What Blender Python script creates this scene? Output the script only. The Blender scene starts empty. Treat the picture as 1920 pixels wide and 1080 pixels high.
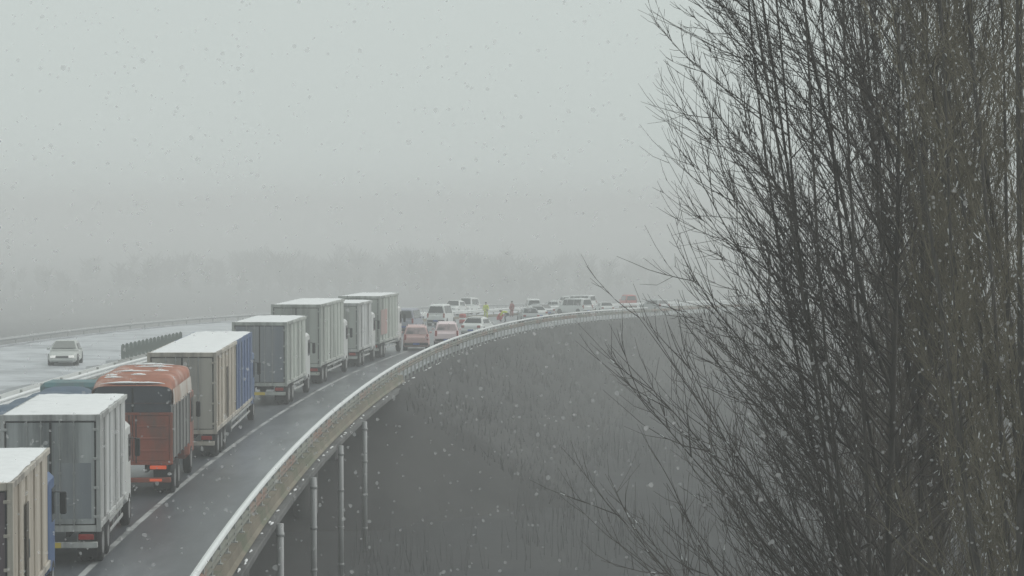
import bpy, math, random
import numpy as np
from mathutils import Vector, Matrix

random.seed(7)
rng = np.random.default_rng(11)
scene = bpy.context.scene
col = scene.collection

# ------------------------------------------------------------------ camera, sky, sun, exposure
CAM_Z = 9.3
cam_data = bpy.data.cameras.new('camera')
cam = bpy.data.objects.new('camera', cam_data)
col.objects.link(cam)
cam_data.sensor_width = 36.0
cam_data.lens = 36.0 * 4500 / 1920
cam_data.clip_start = 0.2
cam_data.clip_end = 6000
cam.location = (0, 0, CAM_Z)
cam.rotation_euler = (math.radians(90) - math.atan(145 / 4500), 0, 0)
scene.camera = cam

SUN_EL, SUN_AZ = math.radians(42), math.radians(70)
world = bpy.data.worlds.new('World')
scene.world = world
world.use_nodes = True
wn, wl = world.node_tree.nodes, world.node_tree.links
wn.clear()
w_out = wn.new('ShaderNodeOutputWorld')
w_bg = wn.new('ShaderNodeBackground')
w_bg.inputs['Strength'].default_value = 0.1
w_sky = wn.new('ShaderNodeTexSky')
w_sky.sky_type = 'NISHITA'
w_sky.sun_disc = False
w_sky.sun_elevation = SUN_EL
w_sky.sun_rotation = SUN_AZ
w_sky.dust_density = 6.0
w_sky.air_density = 1.0
w_hsv = wn.new('ShaderNodeHueSaturation')
w_hsv.inputs['Saturation'].default_value = 0.15
w_mix = wn.new('ShaderNodeMix')          # thick even cloud over the clear sky
w_mix.data_type = 'RGBA'
w_mix.inputs[0].default_value = 0.88
w_mix.inputs[7].default_value = (6.45, 7.12, 6.9, 1)
wl.new(w_sky.outputs[0], w_hsv.inputs['Color'])
wl.new(w_hsv.outputs[0], w_mix.inputs[6])
wl.new(w_mix.outputs[2], w_bg.inputs['Color'])
wl.new(w_bg.outputs[0], w_out.inputs['Surface'])

sun_data = bpy.data.lights.new('sun', 'SUN')
sun_data.energy = 1.2
sun_data.angle = math.radians(60)
sun_data.color = (1.0, 0.98, 0.95)
sun = bpy.data.objects.new('sun', sun_data)
col.objects.link(sun)
sd = Vector((math.sin(SUN_AZ) * math.cos(SUN_EL), math.cos(SUN_AZ) * math.cos(SUN_EL), math.sin(SUN_EL)))
sun.rotation_euler = sd.to_track_quat('Z', 'Y').to_euler()

scene.view_settings.view_transform = 'Standard'
scene.view_settings.look = 'None'
scene.view_settings.exposure = 0.0
scene.view_settings.gamma = 1.0
scene.view_settings.use_curve_mapping = False
scene.cycles.max_bounces = 5
scene.cycles.diffuse_bounces = 3
scene.cycles.volume_bounces = 2
scene.cycles.transparent_max_bounces = 24
HAZE_DENSITY = 0.0021

# ------------------------------------------------------------------ materials
MATS = {}
def mat(name, color, rough=0.6, var=0.12, scale=3.0, metal=0.0, bump=0.0, stretch=(1, 1, 1), second=None,
        mix=(0.45, 0.65), emit=None, emit_strength=0.0, rough2=None, spec=None, coords='Object', detail=6.0):
    """Principled material: base colour varied by noise; an optional second colour laid on in noise-shaped patches."""
    if name in MATS:
        return MATS[name]
    m = bpy.data.materials.new(name)
    m.use_nodes = True
    n, l = m.node_tree.nodes, m.node_tree.links
    b = n['Principled BSDF']
    b.inputs['Roughness'].default_value = rough
    b.inputs['Metallic'].default_value = metal
    if spec is not None:
        b.inputs['Specular IOR Level'].default_value = spec
    tc = n.new('ShaderNodeTexCoord')
    mp = n.new('ShaderNodeMapping')
    mp.inputs['Scale'].default_value = stretch
    l.new(tc.outputs[coords], mp.inputs['Vector'])
    ns = n.new('ShaderNodeTexNoise')
    ns.inputs['Scale'].default_value = scale
    ns.inputs['Detail'].default_value = detail
    ns.inputs['Roughness'].default_value = 0.62
    l.new(mp.outputs[0], ns.inputs['Vector'])
    rp = n.new('ShaderNodeValToRGB')
    rp.color_ramp.elements[0].position = 0.25
    rp.color_ramp.elements[1].position = 0.75
    rp.color_ramp.elements[0].color = tuple(c * (1 - var) for c in color) + (1,)
    rp.color_ramp.elements[1].color = tuple(min(1, c * (1 + var)) for c in color) + (1,)
    l.new(ns.outputs['Fac'], rp.inputs['Fac'])
    out = rp.outputs['Color']
    if second is not None:
        n2 = n.new('ShaderNodeTexNoise')
        n2.inputs['Scale'].default_value = scale * 0.55
        n2.inputs['Detail'].default_value = 8.0
        n2.inputs['Roughness'].default_value = 0.68
        mp2 = n.new('ShaderNodeMapping')
        mp2.inputs['Scale'].default_value = stretch
        mp2.inputs['Location'].default_value = (3.7, 9.1, 5.3)
        l.new(tc.outputs[coords], mp2.inputs['Vector'])
        l.new(mp2.outputs[0], n2.inputs['Vector'])
        mr = n.new('ShaderNodeMapRange')
        mr.interpolation_type = 'SMOOTHSTEP'
        mr.inputs['From Min'].default_value = mix[0]
        mr.inputs['From Max'].default_value = mix[1]
        l.new(n2.outputs['Fac'], mr.inputs['Value'])
        mx = n.new('ShaderNodeMix')
        mx.data_type = 'RGBA'
        l.new(mr.outputs[0], mx.inputs[0])
        l.new(out, mx.inputs[6])
        mx.inputs[7].default_value = tuple(second) + (1,)
        out = mx.outputs[2]
        if rough2 is not None:
            mr2 = n.new('ShaderNodeMapRange')
            mr2.inputs['To Min'].default_value = rough
            mr2.inputs['To Max'].default_value = rough2
            l.new(mr.outputs[0], mr2.inputs['Value'])
            l.new(mr2.outputs[0], b.inputs['Roughness'])
    l.new(out, b.inputs['Base Color'])
    if bump:
        bp = n.new('ShaderNodeBump')
        bp.inputs['Strength'].default_value = bump
        bp.inputs['Distance'].default_value = 0.02
        l.new(ns.outputs['Fac'], bp.inputs['Height'])
        l.new(bp.outputs[0], b.inputs['Normal'])
    if emit is not None:
        b.inputs['Emission Color'].default_value = tuple(emit) + (1,)
        b.inputs['Emission Strength'].default_value = emit_strength
    MATS[name] = m
    return m

STREAK = (2.2, 2.2, 0.16)     # rain-run dirt: long in z
M_asphalt = mat('wet_asphalt', (0.085, 0.093, 0.107), 0.36, 0.25, 0.5, bump=0.12, second=(0.195, 0.207, 0.228), mix=(0.42, 0.7), rough2=0.3, stretch=(1, 0.22, 1))
M_line = mat('road_paint', (0.45, 0.46, 0.46), 0.45, 0.15, 0.8, second=(0.16, 0.165, 0.17), mix=(0.44, 0.64))
M_yellow = mat('yellow_road_paint', (0.5, 0.36, 0.08), 0.45, 0.2, 0.8, second=(0.15, 0.14, 0.12), mix=(0.48, 0.66))
M_slush = mat('slush', (0.5, 0.52, 0.55), 0.5, 0.15, 0.4, bump=0.4, second=(0.28, 0.295, 0.315), mix=(0.42, 0.66))
M_snow = mat('snow', (0.8, 0.81, 0.82), 0.75, 0.06, 2.5, bump=0.5, second=(0.6, 0.61, 0.62), mix=(0.55, 0.78))
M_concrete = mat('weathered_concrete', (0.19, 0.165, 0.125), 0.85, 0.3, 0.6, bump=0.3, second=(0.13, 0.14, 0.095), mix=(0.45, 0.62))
M_dkconcrete = mat('stained_shaded_concrete', (0.13, 0.13, 0.13), 0.9, 0.3, 0.4, bump=0.2, second=(0.07, 0.07, 0.07), mix=(0.45, 0.62), stretch=(1, 1, 0.2))  # stained, and darkened further for the shade below the deck edge
M_galv = mat('galvanised_steel', (0.46, 0.47, 0.46), 0.5, 0.15, 2.0, metal=0.35, second=(0.26, 0.19, 0.13), mix=(0.55, 0.75))
M_whiterail = mat('white_rail_paint', (0.78, 0.8, 0.8), 0.42, 0.06, 2.0, second=(0.5, 0.48, 0.44), mix=(0.62, 0.85))
M_pipe = mat('pale_pipe', (0.34, 0.345, 0.35), 0.5, 0.08, 2.0, second=(0.19, 0.19, 0.18), mix=(0.48, 0.72), stretch=(1, 1, 0.3))
M_soil = mat('dark_field_soil', (0.03, 0.031, 0.033), 0.95, 0.35, 0.22, bump=0.5, second=(0.044, 0.044, 0.045), mix=(0.45, 0.7))
M_green = mat('antiglare_fog_green', (0.17, 0.2, 0.185), 0.6, 0.2, 2.0)  # plate green lightened towards fog grey, haze painted in
M_bark = mat('grey_bark', (0.1, 0.092, 0.083), 0.9, 0.35, 6.0, bump=0.6, stretch=(1, 1, 0.25))
M_twigdark = mat('dark_twig', (0.105, 0.094, 0.086), 0.85, 0.3, 1.5)
M_twigolive = mat('olive_twig', (0.195, 0.174, 0.13), 0.85, 0.35, 1.5)
M_twigbrown = mat('brown_twig', (0.115, 0.1, 0.08), 0.85, 0.35, 1.5)
M_reed = mat('dry_stalk', (0.07, 0.071, 0.07), 0.9, 0.3, 0.4, second=(0.045, 0.046, 0.046), mix=(0.42, 0.6))
M_chassis = mat('chassis_black', (0.022, 0.023, 0.024), 0.7, 0.3, 2.0)
M_tyre = mat('tyre_rubber', (0.02, 0.02, 0.021), 0.85, 0.2, 6.0)
M_rim = mat('steel_rim', (0.3, 0.3, 0.3), 0.5, 0.2, 5.0, metal=0.5)
M_rubber = mat('black_seal', (0.016, 0.017, 0.018), 0.6, 0.2, 4.0)
M_glass = mat('tinted_glass', (0.03, 0.034, 0.038), 0.1, 0.1, 1.0)
M_steelbar = mat('lock_steel', (0.34, 0.35, 0.35), 0.42, 0.15, 4.0, metal=0.5)
M_tail = mat('tail_lens', (0.22, 0.02, 0.015), 0.25, 0.1, 3.0, emit=(1, 0.05, 0.02), emit_strength=0.03)
M_taillit = mat('lit_tail_lens', (0.5, 0.05, 0.02), 0.25, 0.1, 3.0, emit=(1.0, 0.16, 0.04), emit_strength=0.3)
M_head = mat('lit_headlamp', (0.8, 0.8, 0.78), 0.15, 0.05, 3.0, emit=(1, 0.98, 0.92), emit_strength=0.35)
M_headoff = mat('headlamp', (0.6, 0.6, 0.6), 0.15, 0.05, 3.0)
M_plate = mat('number_plate', (0.6, 0.45, 0.06), 0.5, 0.1, 3.0)
M_plateblue = mat('blue_number_plate', (0.03, 0.08, 0.35), 0.5, 0.1, 3.0)
M_skin = mat('skin', (0.42, 0.27, 0.2), 0.6, 0.05, 5.0)
M_hair = mat('dark_hair', (0.015, 0.013, 0.012), 0.8, 0.2, 9.0)

def dirty(name, color, dirt, a=0.41, b=0.68, rough=0.5):
    return mat(name, color, rough, 0.05, 0.9, second=dirt, mix=(a, b), stretch=STREAK, rough2=0.75)

# ------------------------------------------------------------------ mesh helpers
def tag(o, label=None, cat=None, group=None, kind=None):
    if label: o['label'] = label
    if cat: o['category'] = cat
    if group: o['group'] = group
    if kind: o['kind'] = kind
    return o

def empty(name, loc=(0, 0, 0), rot=(0, 0, 0)):
    o = bpy.data.objects.new(name, None)
    o.empty_display_size = 0.3
    col.objects.link(o)
    o.location = loc
    o.rotation_euler = rot
    return o

def link_mesh(name, me, parent=None, loc=None, rot=None):
    o = bpy.data.objects.new(name, me)
    col.objects.link(o)
    if parent is not None:
        o.parent = parent
    if loc is not None:
        o.location = loc
    if rot is not None:
        o.rotation_euler = rot
    return o

class MB:
    def __init__(s):
        s.v, s.f = [], []
    def add(s, vs, fs):
        k = len(s.v)
        s.v += [tuple(p) for p in vs]
        s.f += [tuple(i + k for i in f) for f in fs]
        return s
    def box(s, x0, x1, y0, y1, z0, z1, c=0.0):
        """box with chamfered edges (c = chamfer width)"""
        if c <= 0:
            vs = [(x, y, z) for z in (z0, z1) for y in (y0, y1) for x in (x0, x1)]
            return s.add(vs, [(0, 2, 3, 1), (4, 5, 7, 6), (0, 1, 5, 4), (2, 6, 7, 3), (0, 4, 6, 2), (1, 3, 7, 5)])
        c = min(c, abs(x1 - x0) / 2.01, abs(y1 - y0) / 2.01, abs(z1 - z0) / 2.01)
        vs, ix = [], {}
        for a, x in enumerate((x0, x1)):
            for b, y in enumerate((y0, y1)):
                for d, z in enumerate((z0, z1)):
                    sx, sy, sz = (c if a == 0 else -c), (c if b == 0 else -c), (c if d == 0 else -c)
                    for ax, p in enumerate(((x, y + sy, z + sz), (x + sx, y, z + sz), (x + sx, y + sy, z))):
                        ix[a, b, d, ax] = len(vs)
                        vs.append(p)
        fs = []
        for a in (0, 1):
            q = [ix[a, b, d, 0] for b, d in ((0, 0), (1, 0), (1, 1), (0, 1))]
            fs.append(q if a else q[::-1])
            q = [ix[b, a, d, 1] for b, d in ((0, 0), (1, 0), (1, 1), (0, 1))]
            fs.append(q[::-1] if a else q)
            q = [ix[b, d, a, 2] for b, d in ((0, 0), (1, 0), (1, 1), (0, 1))]
            fs.append(q if a else q[::-1])
        for a in (0, 1):
            for b in (0, 1):
                fs.append((ix[a, b, 0, 0], ix[a, b, 1, 0], ix[a, b, 1, 1], ix[a, b, 0, 1]))
                fs.append((ix[a, 0, b, 0], ix[a, 1, b, 0], ix[a, 1, b, 2], ix[a, 0, b, 2]))
                fs.append((ix[0, a, b, 1], ix[1, a, b, 1], ix[1, a, b, 2], ix[0, a, b, 2]))
                for d in (0, 1):
                    fs.append((ix[a, b, d, 0], ix[a, b, d, 1], ix[a, b, d, 2]))
        return s.add(vs, fs)
    def cyl(s, p0, p1, r0, r1=None, n=10, caps=True):
        r1 = r0 if r1 is None else r1
        p0, p1 = Vector(p0), Vector(p1)
        d = (p1 - p0).normalized()
        a = d.orthogonal().normalized()
        b = d.cross(a)
        vs = []
        for p, r in ((p0, r0), (p1, r1)):
            for i in range(n):
                t = 2 * math.pi * i / n
                vs.append(p + a * (r * math.cos(t)) + b * (r * math.sin(t)))
        fs = [(i, (i + 1) % n, n + (i + 1) % n, n + i) for i in range(n)]
        if caps:
            fs += [tuple(range(n))[::-1], tuple(range(n, 2 * n))]
        return s.add(vs, fs)
    def loft(s, rings, caps=True):
        n = len(rings[0])
        vs = [p for r in rings for p in r]
        fs = []
        for k in range(len(rings) - 1):
            for i in range(n):
                j = (i + 1) % n
                fs.append((k * n + i, k * n + j, (k + 1) * n + j, (k + 1) * n + i))
        if caps:
            fs += [tuple(range(n))[::-1], tuple(range((len(rings) - 1) * n, len(rings) * n))]
        return s.add(vs, fs)
    def mesh(s, name, m, smooth=False):
        me = bpy.data.meshes.new(name)
        me.from_pydata(s.v, [], s.f)
        import bmesh
        bm = bmesh.new()
        bm.from_mesh(me)
        bmesh.ops.recalc_face_normals(bm, faces=bm.faces)
        bm.to_mesh(me)
        bm.free()
        me.materials.append(m)
        if smooth:
            me.polygons.foreach_set('use_smooth', [True] * len(me.polygons))
        return me
    def build(s, name, m, parent=None, smooth=False, loc=None):
        return link_mesh(name, s.mesh(name, m, smooth), parent, loc)

def np_mesh(name, verts, faces, m, smooth=False):
    """verts (N,3), faces (M,k) arrays"""
    me = bpy.data.meshes.new(name)
    nv, (nf, k) = len(verts), faces.shape
    me.vertices.add(nv)
    me.vertices.foreach_set('co', np.ascontiguousarray(verts, dtype=np.float32).ravel())
    me.loops.add(nf * k)
    me.loops.foreach_set('vertex_index', np.ascontiguousarray(faces, dtype=np.int32).ravel())
    me.polygons.add(nf)
    me.polygons.foreach_set('loop_start', np.arange(0, nf * k, k, dtype=np.int32))
    me.polygons.foreach_set('loop_total', np.full(nf, k, dtype=np.int32))
    if smooth:
        me.polygons.foreach_set('use_smooth', np.ones(nf, dtype=bool))
    me.update(calc_edges=True)
    me.materials.append(m)
    return me

# ------------------------------------------------------------------ the road's line: a right-hand curve, level and then falling at 3 %
R = 830.0
CX = -7.6 + R
def drop(y):
    if y < 120: return 0.0
    if y < 240: return 1.25e-4 * (y - 120) ** 2
    if y < 700: return 1.8 + 0.03 * (y - 240)
    return 15.6
def slope(y):
    if y < 120 or y > 700: return 0.0
    return 2.5e-4 * (y - 120) if y < 240 else 0.03
def P(s, o, z=0.0):
    """s metres along the right-hand railing, o metres left of it, z above the carriageway"""
    t = s / R
    y = 80 + R * math.sin(t)
    return Vector((CX - (R + o) * math.cos(t), 80 + (R + o) * math.sin(t), z - drop(y)))
def frame(s):
    t = s / R
    return (-math.atan(slope(80 + R * math.sin(t))), 0, -t)
GROUND = -6.0
def ground_z(x, y):
    return GROUND - drop(y) + 0.12 * math.sin(x * 0.31 + y * 0.07) * math.sin(y * 0.23)

def sweep(mb, prof, s0, s1, ds, closed=True):
    n = max(2, int(round((s1 - s0) / ds)) + 1)
    rings = [[P(s0 + (s1 - s0) * i / (n - 1), o, z) for o, z in prof] for i in range(n)]
    if closed:
        mb.loft(rings)
    else:
        k = len(prof)
        vs = [p for r in rings for p in r]
        mb.add(vs, [(i * k + j, i * k + j + 1, (i + 1) * k + j + 1, (i + 1) * k + j) for i in range(n - 1) for j in range(k - 1)])
    return mb
def strip(mb, o0, o1, s0, s1, z, ds=4.0):
    return sweep(mb, [(o0, z), (o1, z)], s0, s1, ds, closed=False)

S0, S1 = -110.0, 640.0

# ground: one sheet to the horizon
xs = np.concatenate([np.linspace(-1500, -120, 24), np.linspace(-100, 100, 61), np.linspace(120, 1500, 24)])
ys = np.concatenate([np.linspace(-250, 0, 8), np.linspace(8, 320, 70), np.linspace(335, 700, 24), np.linspace(760, 2500, 18)])
gv = np.array([(x, y, ground_z(x, y)) for y in ys for x in xs])
nx = len(xs)
gf = np.array([(j * nx + i, j * nx + i + 1, (j + 1) * nx + i + 1, (j + 1) * nx + i) for j in range(len(ys) - 1) for i in range(nx - 1)])
tag(link_mesh('ground', np_mesh('ground', gv, gf, M_soil, True)), kind='structure')

# viaduct deck with the carriageways on it
deck = MB()
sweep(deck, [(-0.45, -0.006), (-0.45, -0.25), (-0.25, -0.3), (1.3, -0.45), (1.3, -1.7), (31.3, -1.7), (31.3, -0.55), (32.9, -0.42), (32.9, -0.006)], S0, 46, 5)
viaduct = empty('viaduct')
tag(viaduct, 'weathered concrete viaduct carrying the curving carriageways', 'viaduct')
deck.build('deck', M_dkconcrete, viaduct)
for s in np.arange(-84, 40, 24.0):
    pr = MB()
    y = 80 + R * math.sin(s / R)
    pr.add([], [])
    a = frame(s)[2]
    o = empty('pier', P(s, 0, 0), (0, 0, a))
    o.parent = viaduct
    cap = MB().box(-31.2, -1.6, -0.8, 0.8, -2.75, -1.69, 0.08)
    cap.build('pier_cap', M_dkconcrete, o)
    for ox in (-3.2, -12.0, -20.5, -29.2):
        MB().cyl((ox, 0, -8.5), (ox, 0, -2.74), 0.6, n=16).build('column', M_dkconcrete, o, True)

M_bank = mat('scrub_bank', (0.034, 0.034, 0.035), 0.95, 0.35, 0.22, bump=0.6, second=(0.05, 0.049, 0.048), mix=(0.46, 0.68))
bk = MB()
n_b = 130
rows = []
bank_o = [-9.9, -8.2, -6.4, -4.6, -2.9, -1.5, -0.455, 16.0, 32.91, 34.5, 37.0, 40.0, 43.0]
for i in range(n_b):
    s = 34 + (S1 - 34) * (i / (n_b - 1)) ** 1.3
    a = max(0.0, 1 - (s - 34) / 11.0)                 # the head of the bank slopes down under the last span
    row = []
    for o in bank_o:
        e = max(0.0, -0.455 - o, o - 32.91)
        z = -0.06 - e * 0.66 - (0.5 + 5.8 * a) * (1.0 if a > 0 else 0.0) - (0.0 if a > 0 else 0.0)
        if 0 < e < 9: z += 0.12 * math.sin(s * 0.6 + o * 1.7) * math.sin(s * 0.23 - o)
        row.append(P(s, o, max(z, GROUND - 0.35) if e < 9 else GROUND - 0.4))
    rows.append(row)
kb = len(bank_o)
bk.add([p for r in rows for p in r], [(i * kb + j, i * kb + j + 1, (i + 1) * kb + j + 1, (i + 1) * kb + j) for i in range(n_b - 1) for j in range(kb - 1)])
tag(bk.build('embankment', M_bank, None, True), kind='structure')
road = MB()
strip(road, 0.25, 15.6, S0, S1, 0.0)
road = tag(road.build('road', M_asphalt), kind='structure')
opp = MB()
strip(opp, 16.6, 32.4, S0, S1, 0.0)
opp = tag(opp.build('road_opposite', M_asphalt), kind='structure')
strip(MB(), 3.5, 3.68, S0, 420, 0.004).build('edge_line', M_line, road)
strip(MB(), 14.9, 15.06, S0, 420, 0.004).build('edge_line', M_line, road)
strip(MB(), 17.3, 17.46, S0, 420, 0.004).build('edge_line', M_line, opp)
for oo, par in ((7.4, road), (11.1, road), (21.2, opp)):
    for s in np.arange(-48, 300, 15.0):
        strip(MB(), oo, oo + 0.15, s, s + 6, 0.004, 3).build('lane_dash', M_line, par)
# slush over the far lanes of the opposite carriageway, with a ragged edge
k = 240
ss = np.linspace(-60, 420, k)
edge = 19.6 + 0.75 * np.sin(ss * 0.21) + 0.35 * np.sin(ss * 0.83 + 1) + 0.3 * rng.standard_normal(k)
us = np.linspace(0, 1, 10)
sv = np.array([P(s, e + (32.2 - e) * u, 0.006 + 0.05 * min(1, u * 5) * (0.7 + 0.3 * math.sin(s * 1.3 + u * 9))) for s, e in zip(ss, edge) for u in us])
sf = np.array([(i * 10 + j, i * 10 + j + 1, (i + 1) * 10 + j + 1, (i + 1) * 10 + j) for i in range(k - 1) for j in range(9)])
tag(link_mesh('snow_cover', np_mesh('snow_cover', sv, sf, M_slush, True)), 'grey white slush lying over the far lanes of the opposite carriageway', 'slush', kind='stuff')
# thin slush drifts on the shoulder beside the railing plinth
k = 300
ss = np.linspace(-40, 260, k)
wd = np.clip(0.28 + 0.16 * np.sin(ss * 0.5) + 0.13 * np.sin(ss * 1.9 + 2) + 0.1 * rng.standard_normal(k), 0.05, 0.8)
sv = np.array([P(s, 0.26 + w * u, h) for s, w in zip(ss, wd) for u, h in ((0, 0.045), (0.5, 0.03), (1, 0.005))])
sf = np.array([(i * 3 + j, i * 3 + j + 1, (i + 1) * 3 + j + 1, (i + 1) * 3 + j) for i in range(k - 1) for j in range(2)])
tag(link_mesh('snow_drift', np_mesh('snow_drift', sv, sf, M_slush, True)), 'narrow slush drift along the foot of the white topped railing', 'slush', kind='stuff')

# ------------------------------------------------------------------ railing along the right edge
railing = tag(empty('bridge_railing'), 'long curving bridge railing with snow white top rail above weathered plinth', 'railing')
pl = MB()
sweep(pl, [(-0.22, -0.004), (-0.3, 0.08), (-0.2, 0.16), (-0.17, 0.42), (0.13, 0.42), (0.22, 0.12), (0.24, -0.004)], S0, 50, 3)
pl.build('plinth', M_concrete, railing)
tr = MB()
sweep(tr, [(-0.07, 0.98), (-0.09, 1.02), (-0.07, 1.08), (0, 1.1), (0.07, 1.08), (0.09, 1.02), (0.07, 0.98)], S0, 196, 3)
tr.build('top_rail', M_whiterail, railing)
wb = MB()
wp = [(0.02, 0.52), (-0.05, 0.57), (-0.06, 0.61), (0.02, 0.67), (-0.06, 0.73), (-0.05, 0.77), (0.02, 0.82), (0.035, 0.82), (-0.03, 0.76), (0.035, 0.67), (-0.03, 0.58), (0.035, 0.52)]
sweep(wb, wp, S0, 440, 3)
wb.build('rail_beam', mat('old_beam_steel', (0.17, 0.175, 0.145), 0.6, 0.3, 0.35, second=(0.22, 0.125, 0.09), mix=(0.45, 0.6)), railing)
pm = MB()
pm.box(-0.05, 0.05, -0.045, 0.045, 0.41, 0.99, 0.01)
pm.box(-0.1, 0.1, -0.09, 0.09, 0.421, 0.45)
pmesh = pm.mesh('post', M_galv)
pmesh2 = MB().box(-0.05, 0.05, -0.045, 0.045, -0.3, 0.99, 0.01).mesh('post', M_galv)
for s in np.arange(-50, 330, 2.0):
    link_mesh('post', pmesh if s < 50 else pmesh2, railing, P(s, 0), (0, 0, -s / R))
# lumps of snow lying on the ledge outside the plinth
lump = bpy.data.meshes.new('snow_lump')
lb = MB()
for k in range(90):
    s = rng.uniform(-45, 120)
    o = -0.3 - rng.uniform(0, 0.12)
    ln, w, h = rng.uniform(0.1, 0.8), rng.uniform(0.02, 0.06), rng.uniform(0.02, 0.05)
    rings = []
    for t in np.linspace(0, 1, 5):
        c = P(s + ln * t, o + rng.uniform(-.02, .02), 0)
        e = math.sin(math.pi * (0.08 + 0.84 * t))
        rings.append([c + Vector((w * e * math.cos(a), 0, h * e * math.sin(a))) for a in np.linspace(0, math.pi, 5)])
    lb.loft(rings)
lo = lb.build('snow_lump', M_snow, railing, True)
tag(lo, kind='stuff')
# pale drain pipes down the deck edge
dp = MB()
dp.cyl((0, 0, -5.9), (0, 0, -0.12), 0.11, n=12)
for z in (-0.45, -1.9, -3.4, -4.9):
    dp.cyl((0, 0, z - 0.05), (0, 0, z + 0.05), 0.128, n=12)
    dp.box(-0.12, -0.06, -0.02, 0.02, z - 0.02, z + 0.02)
dpm = dp.mesh('drain_pipe', M_pipe, True)
for i, s in enumerate((-22, -8, 4.5, 16, 27)):
    o = link_mesh('drain_pipe', dpm, viaduct, P(s, -0.58), (0, 0, -s / R))
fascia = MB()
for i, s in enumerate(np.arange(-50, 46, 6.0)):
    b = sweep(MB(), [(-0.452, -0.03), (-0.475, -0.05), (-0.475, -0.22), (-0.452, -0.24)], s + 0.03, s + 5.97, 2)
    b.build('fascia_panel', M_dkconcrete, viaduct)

# ------------------------------------------------------------------ median and left edge
med = tag(empty('median_barrier'), 'pale steel median barrier with anti-glare plates between the two carriageways', 'barrier')
sweep(MB(), [(15.55, -0.002), (15.6, 0.2), (16.6, 0.2), (16.65, -0.002)], S0, 420, 4).build('kerb', M_concrete, med)
for oo, sg in ((15.75, -1), (16.45, 1)):
    sweep(MB(), [(oo + sg * o, z) for o, z in [(0, 0.5), (0.08, 0.56), (0.08, 0.62), (0, 0.68), (0.08, 0.74), (0.08, 0.8), (0, 0.86), (-0.03, 0.86), (-0.03, 0.5)]], S0, 420, 4).build('rail_beam', M_whiterail, med)
mp_ = MB().box(-0.06, 0.06, -0.06, 0.06, 0.19, 0.9, 0.01).mesh('post', M_galv)
for s in np.arange(-20, 300, 4.0):
    link_mesh('post', mp_, med, P(s, 16.1), (0, 0, -s / R))
    MB
sweep(MB(), [(16.05, 0.9), (16.05, 0.98), (16.15, 0.98), (16.15, 0.9)], 53, 71, 4).build('plate_rail', M_galv, med)
agm = MB()
agm.add([(-0.1, -0.006, 0.97), (0.1, -0.006, 0.97), (0.12, -0.006, 1.3), (0.1, -0.006, 1.75), (0.0, -0.006, 1.84), (-0.1, -0.006, 1.75), (-0.12, -0.006, 1.3),
         (-0.1, 0.03, 0.97), (0.1, 0.03, 0.97), (0.12, 0.03, 1.3), (0.1, 0.03, 1.75), (0.0, 0.03, 1.84), (-0.1, 0.03, 1.75), (-0.12, 0.03, 1.3)],
        [(0, 1, 2, 3, 4, 5, 6), (13, 12, 11, 10, 9, 8, 7)] + [(i, (i + 1) % 7, 7 + (i + 1) % 7, 7 + i) for i in range(7)])
agm = agm.mesh('antiglare_plate', M_green)
for s in np.arange(54, 70, 1.0):
    link_mesh('antiglare_plate', agm, med, P(s, 16.1), (0, 0, -s / R + 0.35))
lrail = tag(empty('outer_guardrail'), 'faint guardrail along the far edge of the slushy opposite carriageway', 'guardrail')
sweep(MB(), [(32.5, -0.002), (32.5, 0.12), (32.8, 0.12), (32.8, -0.002)], S0, 420, 4).build('plinth', M_slush, lrail)
sweep(MB(), [(32.58, 0.4), (32.52, 0.52), (32.58, 0.64), (32.66, 0.64), (32.66, 0.4)], S0, 420, 4).build('rail_beam', mat('fog_grey_rail', (0.33, 0.34, 0.34), 0.6, 0.1, 2.0), lrail)  # beam greyed like fog: haze put into its colour
pm2 = MB().box(-0.05, 0.05, -0.05, 0.05, 0.11, 0.63, 0.01).mesh('post', M_galv)
for s in np.arange(20, 300, 4.0):
    link_mesh('post', pm2, lrail, P(s, 32.68), (0, 0, -s / R))

# ------------------------------------------------------------------ wheels shared by vehicles
def wheel_meshes(r, w, key, c={}):
    if key not in c:
        t = MB()
        prof = [(r * 0.6, -w / 2), (r * 0.9, -w / 2), (r, -w * 0.36), (r, w * 0.36), (r * 0.9, w / 2), (r * 0.6, w / 2)]
        n = 20
        rings = [[(x, rr * math.cos(2 * math.pi * i / n), rr * math.sin(2 * math.pi * i / n)) for i in range(n)] for rr, x in prof]
        t.loft(rings, caps=False)
        q = MB()
        prof = [(r * 0.6, -w * 0.48), (r * 0.55, -w * 0.3), (r * 0.3, -w * 0.22), (r * 0.18, -w * 0.36), (r * 0.18, w * 0.36), (r * 0.3, w * 0.22), (r * 0.55, w * 0.3), (r * 0.6, w * 0.48)]
        q.loft([[(x, rr * math.cos(2 * math.pi * i / n), rr * math.sin(2 * math.pi * i / n)) for i in range(n)] for rr, x in prof])
        c[key] = (t.mesh('wheel', M_tyre, True), q.mesh('rim', M_rim))
    return c[key]
def wheel(parent, x, y, r, w, key):
    tm, rm = wheel_meshes(r, w, key)
    o = link_mesh('wheel', tm, parent, (x, y, r))
    link_mesh('rim', rm, o)

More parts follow.
